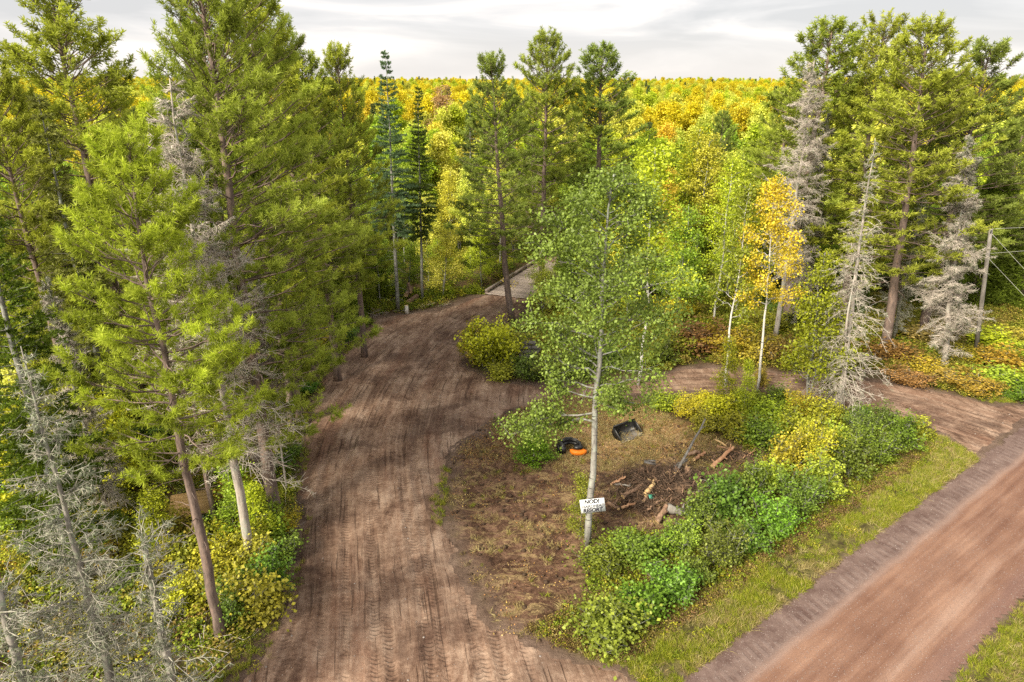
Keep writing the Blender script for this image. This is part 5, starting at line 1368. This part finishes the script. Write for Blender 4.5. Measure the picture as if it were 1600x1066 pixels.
# root wads
def root_wad(px, py, R, label, seed, mat):
    rg_ = np.random.default_rng(seed); x, y = at(px, py); W = Wood()
    for k in range(46):
        d = rg_.normal(0, 1, 3); d[2] = abs(d[2]) * .8; d /= np.linalg.norm(d); L = R * rg_.uniform(.5, 1.2)
        W.path(bezier(np.zeros(3), d, L, rg_.uniform(-.4, .2), 5, rg_, 0.5), rg_.uniform(.02, .07), .008)
    V, F = W.vf(5); t = thing("root_wad", label, "root wad", (x, y, gh(x, y)), 0)
    part_mb("roots", [(V, F)], mat, t)
    a_ = np.linspace(0, 2 * np.pi, 12, endpoint=False); V = []; 
    for j, (rr_, zz) in enumerate(((R * .55, -.05), (R * .62, R * .18), (R * .42, R * .42), (R * .12, R * .5))):
        V += [(rr_ * math.cos(q) * rg_.uniform(.8, 1.2), rr_ * math.sin(q) * rg_.uniform(.8, 1.2), zz + rg_.normal(0, .03)) for q in a_]
    F = [(12 * j + i, 12 * j + (i + 1) % 12, 12 * (j + 1) + (i + 1) % 12, 12 * (j + 1) + i) for j in range(3) for i in range(12)]
    part_mb("clod", [(V, F)], M['clod'], t, True)
s = NT("root_soil"); M['clod'] = s.pbr(s.ramp(s.noise(s.obj(), 6, 5), (0.3, (0.05, 0.032, 0.022)), (0.7, (0.15, 0.095, 0.06))), 0.95, s.bump(s.noise(s.obj(), 14, 4), 0.8, 0.05))
root_wad(1063, 785, 0.75, "dark soil-caked root wad at the right of the brush pile", 5, M['log'])
root_wad(1164, 728, 0.75, "reddish upturned root wad at the far end of the debris by the yellow shrubs", 6, M['log_red'])
root_wad(1022, 748, 0.5, "small tangle of roots on the back of the brush pile", 7, M['log'])
# grey boards and a green plastic scrap
x, y = at(1014, 741); o = simple("scrap_board", [box_vf((0, 0, 0), (0.55, 0.2, 0.02), (0.2, 0.1, -0.2)), box_vf((0.1, 0.1, 0.06), (0.4, 0.12, 0.02), (0.1, -0.15, -0.35))], M['worn'], "grey-white bent sheet scrap on the back of the brush pile", "scrap", loc=(x, y, gh(x, y) + 0.42))
x, y = at(1016, 796); o = simple("plastic_scrap", [box_vf((0, 0, 0), (0.26, 0.2, 0.02), (0.5, 0.3, 0.4)), box_vf((0.06, 0.05, 0.05), (0.12, 0.2, 0.02), (-0.4, 0.6, 0.9))], M['green'], "small crumpled sea-green plastic scrap in the brush pile", "scrap", loc=(x, y, gh(x, y) + 0.3))

# stacked grey timbers behind the golden-topped shrub, cut logs at the edge of the wood
for i, (px, py, z) in enumerate([(808, 560, .15), (808, 560, .47), (808, 560, .79), (803, 560, 1.1), (812, 553, .2)]):
    x, y = at(px, py)
    V, F = tube_vf([(-1.6, 0.02 * i, 0), (0, 0, 0.02), (1.5, 0.03, 0)], [.17, .16, .15], 10, wob=.04, rng=np.random.default_rng(i))
    t = thing("timber_log", ["bottom log of the grey timber stack behind the golden-topped shrub", "second log up in the grey timber stack", "third log up in the grey timber stack", "top log of the grey timber stack behind the golden-topped shrub", "grey log behind the bottom of the timber stack"][i], "log", (x, y, gh(x, y) + z), math.radians(-6 + 3 * i), "grey timbers stacked at the fork")
    part_mb("bark", [(V, F)], M['log_grey'], t, True)
def bolt(px, py, z, r, L, rz, label, tilt=0.0):
    x, y = at(px, py); t = thing("cut_log", label, "log", (x, y, gh(x, y) + z), rz, "cut logs at the edge of the wood")
    P = np.array([(0, 0, 0), (0, L * .5, L * .5 * tilt), (0, L, L * tilt)]); V, F = tube_vf(P, r, 12, cap=False, wob=.03, rng=np.random.default_rng(int(px)))
    part_mb("bark", [(V, F)], M['log'], t, True)
    for (ring, c, e_) in ((V[:12], P[0], -.006), (V[-12:], P[-1], .006)):
        part_mb("cut_end", [(np.vstack([ring + (0, e_, 0), (c + (0, e_, 0))[None]]), [(i, (i + 1) % 12, 12) for i in range(12)])], M['cut'], t)
bolt(563, 496, .26, .24, 2.0, 0.5, "cut log showing two-tone sawn end at the left bend of the driveway"); bolt(566, 490, .66, .19, 1.8, 0.35, "smaller sawn log on top of the one at the left bend")
bolt(635, 474, .75, .20, 1.5, -0.2, "upper cut log with a pale round end beside the slim spruce", .15); bolt(638, 479, .34, .24, 1.6, -.35, "lower cut log with a golden sawn face beside the slim spruce", .05); bolt(643, 473, .95, .13, 1.2, .3, "thin cut log poking up behind the two beside the slim spruce", .4)
x, y = at(636, 490); t = thing("stump", "short pale birch-like stump at the driveway edge below the cut logs", "stump", (x, y, gh(x, y) - .05), 0)
part_mb("bark", [tube_vf([(0, 0, 0), (0, 0, .75)], [.17, .14], 10)], M['birch'], t, True)
part_mb("cut_face", [tube_vf([(0, 0, .752), (0, 0, .765)], .13, 10)], M['cut'], t)
for i, (px, py, r) in enumerate([(1352, 690, .18), (918, 610, .2), (1008, 706, .12), (1420, 660, .14), (960, 812, .13), (1500, 632, .2)]):
    pass

# ------------------------------------------------------------------ scattered ground cover (nobody could count it)
def scatter(name, pts, scl, protos, kind="stuff", idx=None, tilt=0.12, seed=1):
    rg_ = np.random.default_rng(seed); n = len(pts)
    rot = np.column_stack([rg_.normal(0, tilt, n), rg_.normal(0, tilt, n), rg_.uniform(0, 6.283, n)])
    me = bpy.data.meshes.new(name); me.vertices.add(n); me.vertices.foreach_set("co", np.asarray(pts, np.float32).ravel())
    a = me.attributes.new("rot", 'FLOAT_VECTOR', 'POINT'); a.data.foreach_set("vector", rot.astype(np.float32).ravel())
    a = me.attributes.new("scl", 'FLOAT', 'POINT'); a.data.foreach_set("value", np.asarray(scl, np.float32))
    a = me.attributes.new("pick", 'INT', 'POINT'); a.data.foreach_set("value", (rg_.integers(0, len(protos), n) if idx is None else idx).astype(np.int32))
    o = bpy.data.objects.new(name, me); COL.objects.link(o); o["kind"] = kind
    g = bpy.data.node_groups.new(name + "_nodes", 'GeometryNodeTree')
    g.interface.new_socket("Geometry", in_out='INPUT', socket_type='NodeSocketGeometry'); g.interface.new_socket("Geometry", in_out='OUTPUT', socket_type='NodeSocketGeometry')
    N = g.nodes; L = g.links; gi = N.new('NodeGroupInput'); go = N.new('NodeGroupOutput'); ip = N.new('GeometryNodeInstanceOnPoints')
    if len(protos) > 1: jn = N.new('GeometryNodeJoinGeometry')
    for pm in protos:
        po = bpy.data.objects.new(pm.name + "_source", pm)
        oi = N.new('GeometryNodeObjectInfo'); oi.inputs["Object"].default_value = po; oi.inputs["As Instance"].default_value = True
        if len(protos) > 1: L.new(oi.outputs["Geometry"], jn.inputs[0])
        else: L.new(oi.outputs["Geometry"], ip.inputs["Instance"])
    def na(nm, tp):
        q = N.new('GeometryNodeInputNamedAttribute'); q.data_type = tp; q.inputs[0].default_value = nm; return q.outputs[0]
    L.new(gi.outputs[0], ip.inputs["Points"])
    if len(protos) > 1:
        L.new(jn.outputs[0], ip.inputs["Instance"]); ip.inputs["Pick Instance"].default_value = True; L.new(na("pick", 'INT'), ip.inputs["Instance Index"])
    L.new(na("rot", 'FLOAT_VECTOR'), ip.inputs["Rotation"]); L.new(na("scl", 'FLOAT'), ip.inputs["Scale"]); L.new(ip.outputs[0], go.inputs[0])
    md = o.modifiers.new("scatter", 'NODES'); md.node_group = g
    return o
rs = np.random.default_rng(17)
def blade_tuft(name, n, h, spread, w, mat, lay=0.4, seed=0):
    r_ = np.random.default_rng(seed); a = r_.uniform(0, 6.28, n); r = spread * r_.uniform(0, 1, n) ** .5
    B = np.column_stack([r * np.cos(a), r * np.sin(a), np.full(n, -0.02)]); d = np.column_stack([r_.normal(0, lay, n), r_.normal(0, lay, n), np.ones(n)]); d /= np.linalg.norm(d, axis=1)[:, None]
    L = h * r_.uniform(.5, 1.15, n)[:, None]; s_ = np.cross(d, r_.normal(0, 1, (n, 3))); s_ /= np.linalg.norm(s_, axis=1)[:, None]
    mid = B + d * L * .55; tip = B + d * L + np.column_stack([d[:, 0], d[:, 1], -.35 * np.ones(n)]) * L * .3
    V = np.stack([B - s_ * w, B + s_ * w, mid + s_ * w * .7, mid - s_ * w * .7, tip], 1).reshape(-1, 3)
    i = np.arange(n)[:, None] * 5; F = np.vstack([i + [[0, 1, 2]], i + [[0, 2, 3]], i + [[3, 2, 4]]])
    return mesh_from(name, V, F, mat, np.tile(r_.uniform(.2, .8, n), 3))
def leaf_clump(name, n, R, h, leaf, mat, seed=0, stalk=0):
    r_ = np.random.default_rng(seed); a = r_.uniform(0, 6.28, n); r = R * r_.uniform(0, 1, n) ** .5
    C = np.column_stack([r * np.cos(a), r * np.sin(a), h * (1 - .5 * (r / R) ** 2) * r_.uniform(.25, 1, n)])
    V, F, t = leaves_vf(C, leaf, r_, 1.0)
    return MB().add(V, F, t).mesh(name, mat)
def twig_mesh(name, n, R, L, mat, rad=0.008, seed=0, up=0.15):
    r_ = np.random.default_rng(seed); C = r_.uniform(-R, R, (n, 3)); C[:, 2] = r_.uniform(0.0, up, n); D = r_.normal(0, 1, (n, 3)); D[:, 2] *= .25; D /= np.linalg.norm(D, axis=1)[:, None]
    l = L * r_.uniform(.3, 1.1, n)[:, None]; V, F = segs_vf(C - D * l / 2, C + D * l / 2, rad, rad * .5)
    return MB().add(V, F).mesh(name, mat)
def pebble(name, mat, seed):
    r_ = np.random.default_rng(seed); V = np.array([(1, 0, 0), (-1, 0, 0), (0, 1, 0), (0, -1, 0), (0, 0, .7), (0, 0, -.5), (.6, .6, .35), (-.6, .55, .3), (-.5, -.6, .35), (.6, -.5, .3)], float)
    V *= r_.uniform(.75, 1.15, V.shape); F = [(0, 6, 4), (6, 2, 4), (2, 7, 4), (7, 1, 4), (1, 8, 4), (8, 3, 4), (3, 9, 4), (9, 0, 4), (0, 2, 6), (2, 1, 7), (1, 3, 8), (3, 0, 9), (0, 5, 2), (2, 5, 1), (1, 5, 3), (3, 5, 0)]
    return mesh_from(name, V, F, mat)
GT = [blade_tuft("grass_tuft", 26, .34, .16, .009, M['grass'], .45, k) for k in range(3)]
GS = [blade_tuft("straw_tuft", 18, .38, .14, .007, M['straw'], .8, k + 5) for k in range(2)]
WD = [leaf_clump("weed_clump", 46, .28, .34, .075, M['weed'], k + 9) for k in range(3)]
BK = [leaf_clump("bracken_clump", 120, .55, .6, .11, M['bracken'], k + 19) for k in range(3)]
M['withered'] = foliage('withered_leaves', 0.15, False, [(0.0, (0.10, 0.06, 0.03)), (0.5, (0.20, 0.13, 0.05)), (1.0, (0.26, 0.22, 0.05))], rnd=0.75)
BKD = [leaf_clump('withered_clump', 60, .3, .3, .07, M['withered'], k + 80) for k in range(3)]
LT = [leaf_clump("leaf_litter", 14, .45, .03, .085, M['litter'], k + 29) for k in range(3)]
TW = [twig_mesh("twigs", 9, .6, .9, M['dead_pink'], .009, k + 39) for k in range(3)]
TWD = [twig_mesh("brown_twigs", 10, .45, .6, M['log'], .010, k + 49) for k in range(2)] + [twig_mesh("red_twigs", 8, .4, .4, M['log_red'], .010, 61)]
CHP = [leaf_clump('wood_chips', 12, .4, .03, .07, M['straw'], 90)]
M['dark_twig'] = bark('damp_dark_twigs', (0.04, 0.027, 0.02), (0.10, 0.068, 0.048), (0.19, 0.13, 0.095))
DTW = [twig_mesh('dark_twigs', 12, .42, .7, M['dark_twig'], .014, 95 + k, .25) for k in range(2)]
CHK = [twig_mesh('broken_sticks', 4, .35, .55, M[m_], .035, 70 + k, .3) for k, m_ in enumerate(('log', 'log_red', 'log_grey'))]
PB = [pebble("pebble", M['stone'], k) for k in range(3)]

def spread(n, x0, x1, y0, y1):
    return np.column_stack([rs.uniform(x0, x1, n), rs.uniform(y0, y1, n)])
def zed(P, dz=0.0):
    return np.column_stack([P, ground_h(P[:, 0], P[:, 1]) + dz])
def masks(P):
    l = (P - RP0) @ RN
    return drive_in(P), track_in(P), sdf(P, CHURN), np.minimum(l, RW - l), l
def in_view(P, m=60):
    c = P[:, 1] * CP + CAMH * SP; u = CX + FPX * P[:, 0] / c; v = CY + FPX * (CAMH * CP - P[:, 1] * SP) / c
    return (u > -m) & (u < 1600 + m) & (v < 1066 + m)
# verge grass
P = spread(130000, -2, 60, 8, 60); P = P[in_view(P)]; d1, t1, c1, r1, l1 = masks(P)
nz = fbm(P[:, 0] / 1.6, P[:, 1] / 1.6, 3)
ok = (d1 < -.05) & (t1 < -.1) & (r1 < -.02) & (l1 > -4.6 + 3.0 * (nz - .5)) & (c1 < .3)
ok &= rs.random(len(P)) < np.where(l1 > 0, 1.0, sstep(-5, -2.2, l1) * (.25 + .75 * (nz > .46)))
ok &= ~((l1 < -1.6) & (l1 > -3.4) & (nz < .5) & (rs.random(len(P)) < .7))
G = P[ok]; ng = nz[ok]
scatter("verge_grass", zed(G), rs.uniform(.35, .8, len(G)) * (.7 + .5 * (ng > .5)), GT, seed=2)
n_ = 30000; a_ = rs.uniform(-12, 40, n_); l_ = np.where(rs.random(n_) < .75, -rs.uniform(-.05, 3.0, n_), RW + rs.uniform(-.05, 3.5, n_))
P = RP0 + a_[:, None] * RD + l_[:, None] * RN; P = P[in_view(P)]; d1, t1, c1, r1, l1 = masks(P); nz = fbm(P[:, 0] / .9, P[:, 1] / .9, 4); nb = fbm(P[:, 0] / 2.4 + 60, P[:, 1] / 2.4, 3)
ok = (d1 < -.1) & (t1 < -.15) & ((l1 > 0) | (l1 > -2.1 + 3.0 * (nb - .5))) & (rs.random(len(P)) < sstep(.34, .52, nz)); P = P[ok]; nz = nz[ok]; nb = nb[ok]
dry = rs.random(len(P)) < .12 + .55 * sstep(.48, .62, nb)
scatter("thick_verge_grass", zed(P[~dry], -.02), (.25 + .75 * sstep(.4, .65, nz[~dry])) * rs.uniform(.6, 1.0, (~dry).sum()), GT, seed=26, tilt=.3)
scatter("thick_dry_grass", zed(P[dry], -.01), rs.uniform(.35, .85, dry.sum()), GS, seed=28, tilt=.4)
S_ = G[rs.random(len(G)) < .16] + rs.normal(0, .1, (1, 2))
scatter("dry_verge_grass", zed(S_), rs.uniform(.5, 1.1, len(S_)), GS, seed=3)
W_ = G[rs.random(len(G)) < .09]; W_ = W_[(W_ - RP0) @ RN < -0.4]
scatter("verge_weeds", zed(W_), rs.uniform(.4, .9, len(W_)), WD, seed=4)
# torn soil: flattened straw, twigs, leaves
P = spread(30000, -6, 24, 17, 46); d1, t1, c1, r1, l1 = masks(P); nz = fbm(P[:, 0] / 1.1 + 30, P[:, 1] / .7, 4)
up_ = at(1000, 680)[1]
dens = sstep(.48, .62, nz) * .55 + .5 * sstep(29, 31.5, P[:, 1]) * (P[:, 0] > 0)
ok = (c1 > .1) & (d1 < .2) & (rs.random(len(P)) < dens)
S_ = P[ok]; scatter("flattened_straw", zed(S_, .0), rs.uniform(.35, .9, len(S_)), GS, seed=5, tilt=.8)
ok = (c1 > .0) & (d1 < .3) & (rs.random(len(P)) < .07 + .12 * (P[:, 1] > 31))
S_ = P[ok]; scatter("broken_twigs", zed(S_, .01), rs.uniform(.25, .7, len(S_)), TWD, seed=6)
ok = (c1 > .0) & (rs.random(len(P)) < .06 + .75 * sstep(29, 31.5, P[:, 1]))
S_ = P[ok]; scatter("fallen_leaves_on_soil", zed(S_, .03), rs.uniform(.35, .8, len(S_)), LT, seed=7)
ok = (c1 > .3) & (rs.random(len(P)) < .02); S_ = P[ok]; scatter("soil_grass", zed(S_), rs.uniform(.4, .8, len(S_)), GT, seed=8, tilt=.3)
# pale chips and straw round the bucket
P = spread(9000, 2, 15, 29, 37); d1, t1, c1, r1, l1 = masks(P); ok = (c1 > .2) & (fbm(P[:, 0] / .8, P[:, 1] / .8, 3) > .45); A = P[ok]
scatter('straw_by_bucket', zed(A, .02), rs.uniform(.3, .7, len(A)), GS + CHP, seed=24, tilt=.9)
CL = []
for k_ in range(3):
    m_ = pebble("soil_clod", M['clod'], k_ + 30); CL.append(m_)
P = spread(16000, -6, 24, 17, 46); d1, t1, c1, r1, l1 = masks(P); ok = (c1 > .0) & (rs.random(len(P)) < .15 + .6 * (fbm(P[:, 0] / 1.2, P[:, 1] / .8 + 9, 3) > .5)); A = P[ok]
scatter("soil_clods", zed(A, .02), .02 + .11 * rs.random(len(A)) ** 4, CL, seed=25)
# brush pile debris
Q = np.vstack([PILE + rs.normal(0, 1, (560, 2)) * (1.45, .9), PILE2 + rs.normal(0, 1, (60, 2)) * (.9, .6)]); scatter("brush_pile_twigs", zed(Q, .08), rs.uniform(.5, 1.2, len(Q)), DTW + CHK[:1] + TWD[:1], seed=9, tilt=.5)
# left wood floor
P = spread(26000, -34, -3, 9, 56); P = P[in_view(P, 150)]; d1, t1, c1, r1, l1 = masks(P); nz = fbm(P[:, 0] / 2.2, P[:, 1] / 2.2, 3)
ok = (d1 < -.5) & (rs.random(len(P)) < .55)
A = P[ok]; na_ = nz[ok]; near = A[:, 1] < 16.5
k_ = (rs.random(len(A)) < .62) & ~(near & (rs.random(len(A)) < .6)); scatter("forest_floor_plants", zed(A[k_]), rs.uniform(.7, 1.8, k_.sum()), WD, seed=10)
k_ = rs.random(len(A)) < .35; scatter("forest_leaf_litter", zed(A[k_], .02), rs.uniform(.6, 1.3, k_.sum()), LT, seed=11)
k_ = (rs.random(len(A)) < .20) | (near & (rs.random(len(A)) < .45)); scatter("forest_floor_twigs", zed(A[k_], .02), rs.uniform(.6, 1.5, k_.sum()), TW, seed=12, tilt=.35)
k_ = (rs.random(len(A)) < .18); scatter("forest_floor_bracken", zed(A[k_]), rs.uniform(.5, 1.1, k_.sum()), BK, seed=13)
# strip of grass and weeds at the left edge of the driveway
P = spread(14000, -14, -2, 14, 52); d1, t1, c1, r1, l1 = masks(P); nz = fbm(P[:, 0] / .9, P[:, 1] / 1.5 + 4, 3)
ok = (np.abs(d1 + .35) < .8) & (nz > .47) & (P[:, 0] < -3) & (rs.random(len(P)) < .8); A = P[ok]; scatter("driveway_edge_grass", zed(A, .02), rs.uniform(.4, .85, len(A)), GT + WD[:1] + GS[:1], seed=14)
# autumn bracken right, and cover behind the clearing
P = spread(15000, 2, 60, 36, 60); P = P[in_view(P)]; d1, t1, c1, r1, l1 = masks(P); ok = (d1 < -.5) & (t1 < -.35) & (l1 < -1) & (P[:, 1] > np.where(P[:, 0] < 25, 41.5, 35.5)) & ~((np.abs(l1) < 3)) & (rs.random(len(P)) < .6); A = P[ok]
A = A[~((A[:, 0] < 22) & (A[:, 1] < 41.5))]
k_ = rs.random(len(A)) < .6; scatter("autumn_bracken", zed(A[k_]), rs.uniform(.6, 1.2, k_.sum()), BK, seed=15); scatter("autumn_thicket_weeds", zed(A[~k_]), rs.uniform(.9, 1.7, (~k_).sum()), WD, seed=16)
P = spread(26000, -40, 30, 44, 80); P = P[in_view(P)]; d1, t1, c1, r1, l1 = masks(P); ok = (d1 < -.3) & (t1 < -.4); ok &= np.array([clear_of(*q) for q in P]); A = P[ok][:9000]
scatter("wood_floor_plants", zed(A), rs.uniform(1.0, 2.2, len(A)), WD, seed=17)
# withered stalks in the ditch between hedge and verge
P = spread(14000, 0, 45, 12, 50); d1, t1, c1, r1, l1 = masks(P); nz = fbm(P[:, 0] / 1.3, P[:, 1] / 1.3 + 2, 3)
ok = (l1 < -1.9 + 1.6 * (nz - .5)) & (l1 > -4.4) & (d1 < -.3) & (t1 < -.3) & (rs.random(len(P)) < .75); A = P[ok]
scatter("ditch_dead_stalks", zed(A), rs.uniform(.45, 1.0, len(A)), TWD + BKD, seed=23, tilt=.35)
n_ = 9000; a_ = rs.uniform(-8, 22, n_); l_ = -rs.uniform(1.6, 4.6, n_); P = RP0 + a_[:, None] * RD + l_[:, None] * RN; d1, t1, c1, r1, l1 = masks(P); P = P[(d1 < -.2) & (t1 < -.2) & (rs.random(n_) < .6)]
scatter("ditch_withered_plants", zed(P), rs.uniform(.4, 1.0, len(P)), BKD + WD[:1], seed=27, tilt=.3)
# under the hedge
P = spread(9000, 2, 32, 16, 38); d1, t1, c1, r1, l1 = masks(P); ok = (d1 < -.2) & (t1 < -.2) & (c1 < -.1) & (l1 < -2.2) & (l1 > -9); A = P[ok]
k_ = rs.random(len(A)) < .55; scatter("hedge_floor_plants", zed(A[k_]), rs.uniform(.7, 1.5, k_.sum()), WD, seed=18); scatter("hedge_dead_stalks", zed(A[~k_]), rs.uniform(.6, 1.1, (~k_).sum()), GS + TWD[:1], seed=19, tilt=.3)
# stones and leaves on the dirt and gravel
P = spread(5000, -12, 45, 12, 58); d1, t1, c1, r1, l1 = masks(P); ok = (np.maximum(d1, t1) > .3) & (rs.random(len(P)) < .5); A = P[ok]
scatter("driveway_stones", np.column_stack([A, np.where(drive_in(A) > 0, zdrive(A), ztrack(A))]), .012 + .045 * rs.random(len(A)) ** 5, PB, seed=20)
P = spread(9000, 2, 40, 12, 44); l_ = (P - RP0) @ RN; ok = (l_ > .1) & (l_ < RW - .1) & (rs.random(len(P)) < np.where((l_ < 1.2) | (l_ > 4.4), .7, .05)); A = P[ok]
scatter("road_gravel", np.column_stack([A, zroad(A)]), .008 + .022 * rs.random(len(A)) ** 3, PB, seed=21)

# ------------------------------------------------------------------ the far-off wood, one mass
rf_ = np.random.default_rng(31); pp = []
Yc = 112.0
while Yc < 900:
    step = 3.5 + (Yc - 112) * 0.014; xw = .82 * Yc + 10
    xs = np.arange(-xw, xw, step); xs = xs + rf_.uniform(-.4, .4, len(xs)) * step
    pp.append(np.column_stack([xs, Yc + rf_.uniform(-.4, .4, len(xs)) * step])); Yc += step * .9
P = np.vstack(pp)
def far_mesh(src, name, color, k=1.0):
    "crown and trunk of a wood tree joined, with its own leaf colour"
    mb = []; mats = []
    me_c = dict(src)['crown'].copy(); me_c.name = name
    s = foliage(name + "_leaf", 0.38, False, [(0.0, tuple(0.75 * a for a in color)), (0.5, color), (1.0, tuple(1.2 * a for a in color))], rnd=0.75)
    me_c.materials.clear(); me_c.materials.append(s); return me_c
pal = [A_YEL, A_YG, A_GR, (0.66, 0.56, 0.03), G_SPR, A_ORG]
FM = [far_mesh(FAR[0], "far_yellow_tree", pal[0]), far_mesh(FAR[1], "far_yellow_green_tree", pal[1]), far_mesh(FAR[2], "far_green_tree", pal[2]), far_mesh(FAR[1], "far_golden_tree", pal[3]), far_mesh(FARP[1], "far_spruce", pal[4]), far_mesh(FAR[0], "far_orange_tree", pal[5])]
pn = fbm(P[:, 0] / 24 + 40, P[:, 1] / 24 + 7, 3) + rf_.normal(0, .06, len(P)) + .06
id_ = np.where(pn > .62, 3, np.where(pn > .47, 0, np.where(pn > .40, 1, 2)))
u_ = rf_.random(len(P)); id_ = np.where(u_ < .025, 4, id_); id_ = np.where(u_ > .985, 5, id_)
R_ = np.hypot(P[:, 0], P[:, 1])
for k in range(6):
    q = id_ == k
    scatter(["far_yellow_wood", "far_yellow_green_wood", "far_green_wood", "far_golden_wood", "far_spruces", "far_orange_wood"][k], zed(P[q], -.2), rf_.uniform(.8, 1.15, q.sum()) * (1 + .00015 * (R_[q] - 110)), [FM[k]], seed=40 + k, tilt=.04)
tot = sum(len(m.polygons) for m in bpy.data.meshes)
print("mesh polygons:", tot, "objects:", len(bpy.data.objects))
